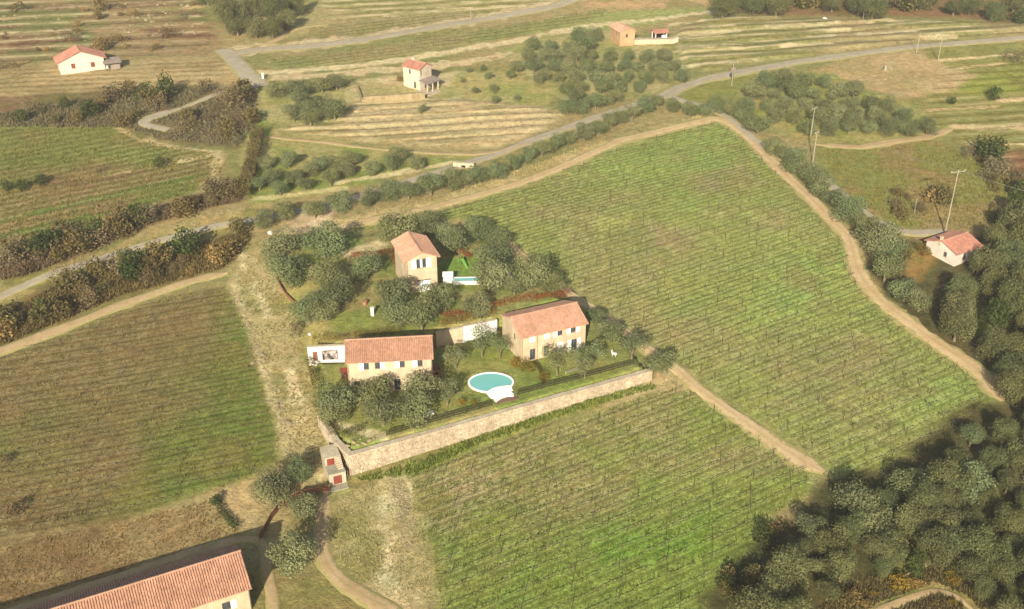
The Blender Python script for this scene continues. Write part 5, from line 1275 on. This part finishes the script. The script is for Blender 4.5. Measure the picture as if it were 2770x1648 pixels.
def vineyard(poly, d, sp, vine_sp, post_sp, fmt, group, seed, minlen=6):
    r = np.random.default_rng(seed); n = nrm(d); P = np.array(poly); a = P @ n; s_ = P @ d; rows = []
    for k in range(int(math.floor(a.min() / sp)), int(math.ceil(a.max() / sp)) + 1):
        c = k * sp; s = np.arange(s_.min(), s_.max(), 0.5); q = s[:, None] * d + c * n
        ins = sdist(q[:, 0], q[:, 1], poly) > 0.4
        if ins.sum() * 0.5 < minlen: continue
        st = s[ins]; br = np.where(np.diff(st) > 0.6)[0]; ed = np.split(st, br + 1); e = max(ed, key=len)
        if len(e) * 0.5 >= minlen: rows.append((c, e[0], e[-1]))
    for i, (c, s0, s1) in enumerate(rows):
        vs = np.arange(s0, s1, vine_sp); vs = vs + r.normal(0, .08, len(vs)); vs = vs[r.random(len(vs)) > .06]
        q = vs[:, None] * d + c * n; z = gz(q[:, 0], q[:, 1]); V = []; F = []; nb = 0; o0 = np.array([*(s0 * d + c * n), 0.0])
        pick = r.integers(0, 6, len(vs)); sc = r.uniform(.8, 1.15, len(vs)); flip = np.where(r.random(len(vs)) > .5, 1, -1)
        for m_ in range(6):
            sel = np.where(pick == m_)[0]
            if not len(sel): continue
            mv, mf = VM[m_]; lx = mv[None, :, 0] * flip[sel][:, None] * vine_sp / 1.1; ly = mv[None, :, 1] * flip[sel][:, None]
            w = np.stack([q[sel, 0][:, None] + lx * d[0] + ly * n[0], q[sel, 1][:, None] + lx * d[1] + ly * n[1], z[sel][:, None] + mv[None, :, 2] * sc[sel][:, None]], 2)
            V.append(w.reshape(-1, 3)); F.append((mf[None] + (np.arange(len(sel)) * len(mv))[:, None, None] + nb).reshape(-1, 4)); nb += len(sel) * len(mv)
        ps = np.arange(s0 + r.uniform(.2, post_sp * .8), s1, post_sp)
        pq = ps[:, None] * d + c * n; pz = gz(pq[:, 0], pq[:, 1])
        root = thing('vine_row', (o0[0], o0[1], float(pz[0])), fmt.format(ordn(i)), 'vine row', group); off = np.array([o0[0], o0[1], float(pz[0])])
        obj('vines', mesh('vines', np.concatenate(V) - off, np.concatenate(F)), M_VINE, root)
        for j in range(len(ps)):
            dist = math.hypot(pq[j, 0], pq[j, 1]); u_, v_ = proj(pq[j, 0], pq[j, 1], pz[j])
            POSTS.append((dist if (-20 < u_ < 2790 and v_ < 1680) else dist + 900, root, (pq[j, 0] - off[0], pq[j, 1] - off[1], pz[j] - off[2]), r.uniform(.9, 1.1), r.normal(0, .03), r.normal(0, .03)))
    return rows
vineyard(LOWV, D_ROW, 2.6, 1.15, 8.0, '{} vine row counted from the near edge of the lower vineyard', 'vine rows of the lower vineyard', 1)
vineyard(BIGV, D_ROW, 2.7, 1.25, 9.0, '{} vine row counted from the near edge of the big vineyard', 'vine rows of the big vineyard', 2)
vineyard(LEFTV, D_LEFT, 2.7, 1.2, 11.0, '{} vine row counted from the near edge of the left vineyard', 'vine rows of the left vineyard', 3)
vineyard(FARV1, D_FAR, 3.2, 1.8, 7.0, '{} vine row from the near edge of the far vineyard below the upper road', 'vine rows of the far vineyard', 4, 10)
vineyard(FARV2, D_FAR, 3.2, 1.8, 7.0, '{} vine row from the near edge of the topmost vineyard above the upper road', 'vine rows of the topmost vineyard', 5, 10)
POSTS.sort(key=lambda p: p[0])
for d_, root, p, s, tx, ty in POSTS[:300]:
    o = obj('post', POST, None, root); o.location = p; o.scale = (1, 1, s); o.rotation_euler = (tx, ty, 0)
rest = {}
for d_, root, p, s, tx, ty in POSTS[300:]: rest.setdefault(root.name, (root, []))[1].append((p, s))
for root, ps in rest.values():
    mb = MB()
    for p, s in ps: mb.box(p[0] - .04, p[1] - .04, p[2] - .3, p[0] + .04, p[1] + .04, p[2] + 1.65 * s)
    mb.build('posts', M_POSTW, root, kind='stuff')

# ------------------------------------------------------------------ tufts, stones and clods too many to count
def scatter_tufts(name, label, poly, n, size, mat, seed, cat='grass', rows=None, world=False, blades=6, between=None):
    r = np.random.default_rng(seed); P = np.array(poly if world else W(poly)); N_ = n * 4
    x = r.uniform(P[:, 0].min(), P[:, 0].max(), N_); y = r.uniform(P[:, 1].min(), P[:, 1].max(), N_)
    if rows is not None:
        d, sp = rows; nn = nrm(d); a = x * nn[0] + y * nn[1]; a2 = np.round(a / sp) * sp + r.normal(0, .3, N_); s = np.round((x * d[0] + y * d[1]) / (sp * .9)) * sp * .9 + r.normal(0, .15, N_); x = s * d[0] + a2 * nn[0]; y = s * d[1] + a2 * nn[1]
    k = (sdist(x, y, P) > 0) & off_road(x, y, 0.2)
    if between is not None:
        d, sp = between; a = (x * -d[1] + y * d[0]) / sp; k &= np.abs(a - np.round(a)) > .2
    x, y = x[k][:n], y[k][:n]; m_ = len(x); z = gz(x, y)
    V = np.zeros((m_, blades, 3, 3)); sz = size * r.uniform(.5, 1.5, m_)
    for b in range(blades):
        a = r.uniform(0, 6.28, m_); ln = sz * r.uniform(.6, 1.2, m_); w = sz * .28; ca, sa = np.cos(a), np.sin(a); bx = x + r.normal(0, .25, m_) * sz; by = y + r.normal(0, .25, m_) * sz
        V[:, b, 0] = np.stack([bx - sa * w, by + ca * w, z - .02], 1); V[:, b, 1] = np.stack([bx + sa * w, by - ca * w, z - .02], 1); V[:, b, 2] = np.stack([bx + ca * ln * .6, by + sa * ln * .6, z + ln], 1)
    t = np.repeat(np.clip(.6 * r.random(m_)[:, None] + .4 * r.random((m_, blades)), 0, 1).ravel(), 3)
    me = mesh(name, V.reshape(-1, 3), np.arange(m_ * blades * 3).reshape(-1, 3)); attr(me, 'tint', t)
    return obj(name, me, mat, None, label, cat, None, 'stuff')
def scatter_stones(name, label, poly, n, size, mat, seed, cat='stones', world=False, line=None):
    r = np.random.default_rng(seed); P = np.array(poly if world else W(poly)); N_ = n * 6
    if line:
        sg = np.linalg.norm(np.diff(P, axis=0), axis=1); t = np.concatenate([[0], np.cumsum(sg)]); s = r.uniform(0, t[-1], n); x = np.interp(s, t, P[:, 0]) + r.normal(0, line, n); y = np.interp(s, t, P[:, 1]) + r.normal(0, line, n)
    else:
        x = r.uniform(P[:, 0].min(), P[:, 0].max(), N_); y = r.uniform(P[:, 1].min(), P[:, 1].max(), N_); k = (sdist(x, y, P) > 0) & (fbm(x, y, 6, 31) > .48); x, y = x[k][:n], y[k][:n]
    m_ = len(x); z = gz(x, y)
    ico = np.array([(1, 0, 0), (.3, .95, 0), (-.8, .6, 0), (-.8, -.6, 0), (.3, -.95, 0), (.1, .1, .8), (0, 0, -.4)]); f = np.array([(0, 1, 5), (1, 2, 5), (2, 3, 5), (3, 4, 5), (4, 0, 5)])
    sz = size * np.exp(r.normal(0, .45, m_)); an = r.uniform(0, 6.28, m_); v = ico[None] * r.uniform(.7, 1.3, (m_, 7, 1)) * sz[:, None, None]
    c, s_ = np.cos(an)[:, None], np.sin(an)[:, None]; vx = v[:, :, 0] * c - v[:, :, 1] * s_; vy = v[:, :, 0] * s_ + v[:, :, 1] * c
    V = np.stack([vx + x[:, None], vy + y[:, None], v[:, :, 2] * .8 + z[:, None]], 2)
    me = mesh(name, V.reshape(-1, 3), (f[None] + (np.arange(m_) * 7)[:, None, None]).reshape(-1, 3))
    return obj(name, me, mat, None, label, cat, None, 'stuff')
BROWN = [(-60, 1660), (-60, 1500), (120, 1456), (330, 1416), (560, 1356), (600, 1400), (660, 1446), (540, 1476), (280, 1552), (40, 1632)]
scatter_tufts('dry_tufts', 'dry brown tufts on the field above the barn', BROWN, 2200, 0.17, M_STUBBLE, 1, blades=7)
scatter_tufts('green_grass', 'green grass tufts between the rows of the lower vineyard', LOWV, 12000, 0.20, M_GRASS, 2, world=True, blades=4, between=(D_ROW, 2.6))
scatter_tufts('green_grass', 'green grass tufts between the rows of the big vineyard', BIGV, 14000, 0.22, M_GRASS, 3, world=True, blades=4, between=(D_ROW, 2.7))
scatter_tufts('dry_grass', 'dry grass tufts between the rows of the left vineyard', LEFTV, 7000, 0.22, M_MEADOW, 4, world=True, blades=4, between=(D_LEFT, 2.7))
scatter_tufts('weeds', 'green weeds along the foot of the stone retaining wall', [(960, 1296), (1100, 1262), (1300, 1180), (1550, 1094), (1762, 1040), (1775, 1050), (1560, 1112), (1300, 1202), (1120, 1284), (980, 1302)], 3000, 0.42, M_GRASS, 25, 'weeds', blades=6)
scatter_tufts('dry_grass', 'straw-coloured grass on the bank above the big vineyard', [(860, 604), (1150, 540), (1400, 460), (1600, 390), (1900, 310), (1945, 316), (1820, 344), (1640, 398), (1400, 492), (1150, 556), (1010, 590)], 4000, 0.35, M_STRAW, 5, blades=5)
scatter_tufts('dry_grass', 'dry grass on the strip left of the garden', [(640, 760), (690, 650), (760, 700), (800, 830), (840, 1000), (862, 1110), (880, 1230), (830, 1300), (770, 1230), (740, 1100), (700, 960)], 3000, 0.16, M_MEADOW, 6, blades=5)
scatter_tufts('dry_grass', 'dry grass round the trampled ring by the lower track', [(900, 1345), (1080, 1275), (1120, 1350), (1165, 1480), (1180, 1620), (1060, 1640), (960, 1580), (910, 1520)], 2200, 0.17, M_STRAW, 7, blades=5)
scatter_tufts('undergrowth', 'brown undergrowth on the bank above the left road', B2, 6000, 0.55, M_BUSHR, 8, 'undergrowth', blades=6)
scatter_tufts('undergrowth', 'olive-brown undergrowth on the bank below the left road', B1, 6000, 0.5, M_BUSHO, 9, 'undergrowth', blades=6)
scatter_tufts('undergrowth', 'grey-brown undergrowth in the thicket at the hairpin bend', [(0, 305), (350, 255), (480, 240), (690, 245), (700, 330), (640, 395), (450, 380), (330, 345), (0, 345)], 7000, 0.5, M_BUSHP, 10, 'undergrowth', blades=5)
scatter_tufts('undergrowth', 'undergrowth in the clearing of the near right wood', [(2200, 1660), (2260, 1620), (2330, 1570), (2480, 1540), (2600, 1530), (2650, 1600), (2660, 1660)], 2500, 0.4, M_BUSHO, 11, 'undergrowth', blades=5)
scatter_tufts('meadow_grass', 'rough grass in the meadows left of the hairpin', [(0, 350), (300, 342), (440, 392), (590, 420), (600, 470), (560, 508), (330, 578), (140, 638), (0, 680)], 6000, 0.32, M_MEADOW, 12, blades=4)
scatter_tufts('meadow_grass', 'rough grass in the meadow below the right-hand terraces', [(2210, 400), (2520, 380), (2640, 430), (2770, 520), (2770, 590), (2560, 630), (2440, 630), (2290, 520)], 5000, 0.32, M_MEADOW, 13, blades=4)
scatter_stones('clods', 'pale clods of earth turned up along the edge of the left vineyard', [(640, 790), (690, 920), (735, 1040), (765, 1130), (790, 1220)], 420, 0.20, M_ROCK, 14, 'clods', line=0.5)
scatter_stones('stones', 'pale stones strewn over the trampled ring', [(1050, 1290), (1100, 1300), (1120, 1420), (1140, 1560), (1060, 1620), (960, 1580), (1080, 1560), (1090, 1480)], 500, 0.13, M_ROCK, 15)
scatter_stones('stones', 'pale rocks scattered over the hillside above the white cottage', [(0, 10), (520, 5), (580, 110), (300, 118), (0, 100)], 170, 0.45, M_ROCK, 16)
scatter_stones('stones', 'pale stones along the verge of the left road', [(150, 725), (300, 660), (600, 570), (680, 560), (640, 590), (420, 640), (300, 680)], 160, 0.25, M_ROCK, 17)
scatter_stones('stones', 'broken stones on the terraces below the cream tower', CTERR, 400, 0.22, M_ROCK, 18, world=True)
# ------------------------------------------------------------------ fences
def rail_fence(name, label, px, h, mat, z=None, sp=2.2, planks=False):
    P = np.array([atz(u, v, z) for u, v in px]) if z is not None else np.array(W(px))
    t = np.concatenate([[0], np.cumsum(np.linalg.norm(np.diff(P, axis=0), axis=1))]); n = max(1, int(t[-1] / sp)); s = np.linspace(0, t[-1], n + 1)
    q = np.stack([np.interp(s, t, P[:, 0]), np.interp(s, t, P[:, 1])], 1); zz = gz(q[:, 0], q[:, 1]) if z is None else np.full(n + 1, z)
    o = np.array([q[0, 0], q[0, 1], zz[0]]); root = thing(name, o, label, 'fence'); L3 = np.column_stack([q, zz]) - o
    for p in L3: MB().box(p[0] - .06, p[1] - .06, p[2] - .4, p[0] + .06, p[1] + .06, p[2] + h).build('post', mat, root)
    for i in range(n):
        a, b_ = L3[i], L3[i + 1]; d = (b_ - a); d2 = np.array([-d[1], d[0]]) / np.hypot(d[0], d[1]) * .03
        for f0, f1 in (((.02, .30), (.34, .62), (.66, .96)) if planks else ((.12, .26), (.48, .60), (.84, .99))):
            qd = [a + [d2[0] * 3, d2[1] * 3, h * f0], b_ + [d2[0] * 3, d2[1] * 3, h * f0], b_ + [d2[0] * 3, d2[1] * 3, h * f1], a + [d2[0] * 3, d2[1] * 3, h * f1]]
            MB().slab(qd, (d2[0], d2[1], 0), .05).build('rail', mat, root)
    return root
rail_fence('garden_fence', 'dark low fence along the lawn edge left of the pool, above the stone wall', [(1046, 1180), (1190, 1138), (1330, 1098)], 1.0, M_FENCE, PAD1)
rail_fence('garden_fence', 'dark low fence along the lawn edge right of the pool, above the stone wall', [(1400, 1070), (1560, 1028), (1716, 986)], 1.0, M_FENCE, PAD1)
rail_fence('rusty_fence', 'rust-brown plank fence running down from the stair tower towards the barn', [(893, 1328), (815, 1342), (745, 1385), (704, 1460)], 1.25, M_RUST, None, 2.0, True)
rail_fence('rusty_edging', 'low rust-brown edging at the left side of the upper garden', [(746, 755), (768, 795), (800, 826)], 0.7, M_RUST, None, 2.0, True)
rail_fence('wire_fence', 'thin pale fence on the lawn before the right-hand house', [(1530, 1012), (1568, 1000)], 0.6, M_CONC, PAD1)

# ------------------------------------------------------------------ poles and cables
TOPS = {}
def pole(key, label, top, base, arm=1.6, armdir=0.4, r=0.12, mat=None, boxed=False):
    x, y, z = at(*base)
    d = y * CP - (z - CAM_Z) * SP
    h = (base[1] - top[1]) * d / FPX / 0.84
    root = thing('utility_pole', (x, y, z), label, 'utility pole', 'utility poles', armdir)
    MB().tube([(0, 0, -1), (0, 0, h * .5), (0, 0, h)], [r * 1.2, r, r * .75], 8).build('pole_shaft', mat or M_CONC, root)
    if arm:
        c = MB().box(-arm, -.07, h - .45, arm, .07, h - .3).build('crossarm', mat or M_CONC, root)
        for k in (-.9, 0, .9): MB().tube([(arm * k, 0, h - .3), (arm * k, 0, h - .05)], [.05, .04], 6).build('insulator', M_WHITE, c)
    if boxed:
        MB().box(-.5, -.35, h * .55, .5, .35, h * .75).build('transformer', M_GREYROOF, root)
    TOPS[key] = Vector((x, y, z + h - .05)); return root
pole('a', 'pole with transformer where the roads meet', (1975, 176), (1979, 232), 1.4, .5, boxed=True)
pole('b', 'taller of two pale poles below the right-hand grove', (2196, 303), (2190, 390), .9, .6)
pole('c', 'shorter of two pale poles below the right-hand grove', (2205, 366), (2198, 442), .7, .6, .13)
pole('d', 'leaning-looking tall pole with wide crossarm behind the far right cottage', (2582, 478), (2556, 633), 1.8, .3, .13)
pole('e', 'tall pole at the top right edge below the wood', (2332, -40), (2334, 54), 1.2, .3)
pole('f', 'thin white pole beside the right-hand road, left of two', (2482, 97), (2479, 145), 0, 0, .1)
pole('g', 'thin white pole beside the right-hand road, right of two', (2541, 96), (2537, 166), 0, 0, .1)
pole('h', 'small pole on the upper road verge', (1275, 26), (1274, 56), .5, .3, .11)
pole('i', 'short thin post in the right-hand meadow', (2477, 541), (2473, 577), 0, 0, .08)
def cable(label, a, b, sag, off=0.0):
    A, B = TOPS[a], TOPS[b] if isinstance(b, str) else Vector(b); d = (B - A); n = Vector((-d.y, d.x, 0)).normalized() * off
    pts = [A + d * t + n - Vector((0, 0, sag * 4 * t * (1 - t))) - A for t in np.linspace(0, 1, 15)]
    o = MB().tube(pts, 0.022, 4).build('power_cable', M_WIRE, None, label=label, cat='cable', group='power cables'); o.location = A; return o
cable('power cable from the crossroads pole to the taller grove pole, left strand', 'a', 'b', 1.6, -.5)
cable('power cable from the crossroads pole to the taller grove pole, right strand', 'a', 'b', 1.6, .5)
cable('power cable from the taller grove pole to the cottage pole, left strand', 'b', 'd', 2.2, -.5)
cable('power cable from the taller grove pole to the cottage pole, right strand', 'b', 'd', 2.2, .5)
cable('power cable leaving the cottage pole to the lower right', 'd', (TOPS['d'].x + 60, TOPS['d'].y - 40, TOPS['d'].z - 2), 2.0)

# ------------------------------------------------------------------ small things in the garden
def put(name, label, cat, u, v, z=None, rz=0.0):
    if z is None: x, y, z = at(u, v)
    else: x, y = [float(c) for c in atz(u, v, z)]
    return thing(name, (x, y, z), label, cat, None, rz)
o = put('slide', 'bright green garden slide on the lawn right of the tower house', 'slide', 1250, 716, PAD2, 0.5)
MB().slab([(-.3, 0, 1.4), (-.3, -2.4, .15), (.3, -2.4, .15), (.3, 0, 1.4)], (0, -.46, .89), .06).build('chute', M_GREENP, o)
for sx in (-.3, .3):
    MB().box(sx - .04, .0, -.1, sx + .04, .08, 1.9).build('leg', M_GREENP, o); MB().box(sx - .04, .75, -.1, sx + .04, .83, 1.9).build('leg', M_GREENP, o)
MB().box(-.34, 0, 1.36, .34, .84, 1.42).build('platform', M_RED, o)
o = put('plunge_tub', 'white rimmed plunge tub with pale water right of the tower house', 'tub', 1262, 764, PAD2, 0.05)
MB().box(-2.6, -1.0, -.2, 2.6, -.75, .75).build('side', M_WHITE, o); MB().box(-2.6, .75, -.2, 2.6, 1.0, .75).build('side', M_WHITE, o)
MB().box(-2.6, -.745, -.2, -2.35, .745, .75).build('side', M_WHITE, o); MB().box(2.35, -.745, -.2, 2.6, .745, .75).build('side', M_WHITE, o)
MB().box(-2.34, -.74, .3, 2.34, .74, .62).build('water', M_WATER, o)
o = put('pump_house', 'small white block left of the plunge tub', 'outbuilding', 1212, 762, PAD2, 0.05)
MB().box(-.9, -.7, -.2, .9, .7, 1.6).build('body', M_WHITE, o); MB().slab([(-1.05, -.85, 1.62), (1.05, -.85, 1.62), (1.05, .85, 1.78), (-1.05, .85, 1.78)], (0, -.1, 1), .1).build('lid', M_DECK, o)
for i, (u, v, lb) in enumerate(((1376, 752, 'white garden chair under the right-hand olives, upper'), (1388, 778, 'white garden chair under the right-hand olives, lower'), (1662, 962, 'white garden chair by the olive at the right garden corner'))):
    o = put('garden_chair', lb, 'chair', u, v, PAD2 if i < 2 else PAD1, .6 * i)
    MB().box(-.35, -.35, .38, .35, .35, .46).build('seat', M_SHUTTER, o); MB().slab([(-.35, .33, .46), (.35, .33, .46), (.35, .5, 1.1), (-.35, .5, 1.1)], (0, -1, .2), .06).build('backrest', M_SHUTTER, o)
    for sx in (-.3, .3):
        for sy in (-.3, .3): MB().box(sx - .03, sy - .03, -.05, sx + .03, sy + .03, .379).build('leg', M_SHUTTER, o)
def rock(label, u, v, s, seed, mat=M_ROCK, z=None, name='rock'):
    r = random.Random(seed); b = []; f = []
    for j, (rr, zz) in enumerate(((1.0, -.3), (1.05, .12), (.8, .36), (.35, .5))):
        for k in range(8): a = 2 * math.pi * k / 8; q = s * rr * r.uniform(.75, 1.2); b.append((q * math.cos(a) * 1.15, q * math.sin(a) * .7, s * zz * r.uniform(.9, 1.1)))
    for j in range(3):
        for k in range(8): f.append((j * 8 + k, j * 8 + (k + 1) % 8, (j + 1) * 8 + (k + 1) % 8, (j + 1) * 8 + k))
    f.append(tuple(24 + k for k in range(8)))
    x, y, zz = at(u, v)
    if z is not None: (x, y), zz = [float(c) for c in atz(u, v, z)], z
    o = obj(name, mesh(name, b, f), mat, None, label, 'rock'); o.location = (x, y, zz); o.rotation_euler = (0, 0, r.uniform(0, 6)); return o
rock('white boulder on the lawn right of the front olives', 1166, 1117, .75, 1, M_WHITE, PAD1)
rock('small white stone left of the white boulder', 1155, 1125, .4, 2, M_WHITE, PAD1)
rock('white boulder beside the road at the garden upper left corner', 731, 630, .75, 3, M_WHITE)
rock('white stone on the bank at the bare brown bush', 838, 905, .4, 4, M_WHITE)
rock('white stone by the verge of the top right terraces', 2231, 52, .9, 5, M_WHITE)
rock('white stone beside the yellow field at right', 2394, 188, .6, 6, M_CONC)
for i, (u, v, s) in enumerate(((955, 1196, .5), (968, 1204, .35), (985, 1200, .4), (1000, 1192, .45), (940, 1206, .4), (975, 1188, .3), (1012, 1186, .35))):
    rock(f'{["largest", "round", "flat", "pale", "leftmost", "uppermost", "rightmost"][i]} stone of the rockery at the near wall corner', u, v, s, 20 + i, M_ROCK, PAD1)
for i, (u, v, lb) in enumerate(((1016, 722, 'pale urn left of the tower house'), (1008, 845, 'white post on the small lawn below the tower house'), (712, 205, 'white gatepost at the bend of the upper road'))):
    o = put('pillar', lb, 'pillar', u, v + 8, PAD2 if i < 2 else None)
    MB().box(-.28, -.28, -.3, .28, .28, 1.5).build('shaft', M_WHITE, o); MB().box(-.36, -.36, 1.5, .36, .36, 1.65).build('cap', M_WHITE, o)
o = put('planter', 'terracotta planter on the small lawn of the upper garden', 'planter', 987, 824, PAD2)
MB().tube([(0, 0, -.05), (0, 0, .6), (0, 0, .7)], [.35, .5, .55], 12).build('pot', M_CORAL, o)
o = put('oven', 'small brown brick oven at the right end of the long house', 'oven', 1181, 1016, PAD1, 0.1)
MB().box(-.7, -.6, -.2, .7, .6, 1.3).build('body', M_REDBROWN, o); MB().box(-.25, -.2, 1.3, .25, .2, 2.3).build('chimney', M_REDBROWN, o); MB().box(-.35, -.64, .5, .35, -.601, 1.0).build('mouth', M_DARK, o)  # the mouth is a flat dark panel painted as a shaded hollow
o = put('wood_store', 'red-brown log store at the left wall of the long house', 'log store', 934, 1022, PAD1, 0.1)
for sx in (-.55, .55): MB().box(sx - .05, -.4, -.1, sx + .05, .4, 1.5).build('side', M_WOOD, o)
MB().slab([(-.75, -.55, 1.5), (.75, -.55, 1.5), (.75, .5, 1.75), (-.75, .5, 1.75)], (0, -.24, 1), .08).build('roof', M_RED, o)
for j in range(4):
    for k in range(4): MB().tube([(-.38 + k * .25, -.35, .14 + j * .28), (-.38 + k * .25, .35, .14 + j * .28)], .12, 7).build('log', M_REDBROWN, o)
o = put('culvert', 'pale stone culvert head beside the road above the hedgerow', 'culvert', 1255, 452, None, -.2)
MB().box(-2.6, -.5, -.6, 2.6, .5, 1.2).build('head_wall', M_STONE, o); MB().box(-.5, -.54, -.3, .5, -.501, .6).build('opening', M_DARK, o)  # no hole is cut: a dark panel paints the shade of the opening
o = put('sign_post', 'small pale marker in the tan field at right', 'marker', 2394, 190, None)
MB().box(-.25, -.12, -.2, .25, .12, 1.5).build('stone', M_CONC, o)

# ------------------------------------------------------------------ warm haze over the valley
hb = MB().box(gx[0] - 40, gy[0] - 40, float(Z.min()) - 1.5, gx[-1] + 40, gy[-1] + 40, max(CAM_Z, float(Z.max())) + 4)
hz = obj('haze', mesh('haze', hb.v, hb.f), None, kind='stuff')
hm = bpy.data.materials.new('valley_haze'); hm.use_nodes = True; hn = hm.node_tree
hn.nodes.remove(hn.nodes['Principled BSDF']); pv = hn.nodes.new('ShaderNodeVolumePrincipled')
pv.inputs['Color'].default_value = (1.0, 0.97, 0.90, 1); pv.inputs['Density'].default_value = 0.00014; pv.inputs['Anisotropy'].default_value = 0.0
hn.links.new(pv.outputs[0], hn.nodes['Material Output'].inputs['Volume']); hz.data.materials.append(hm)
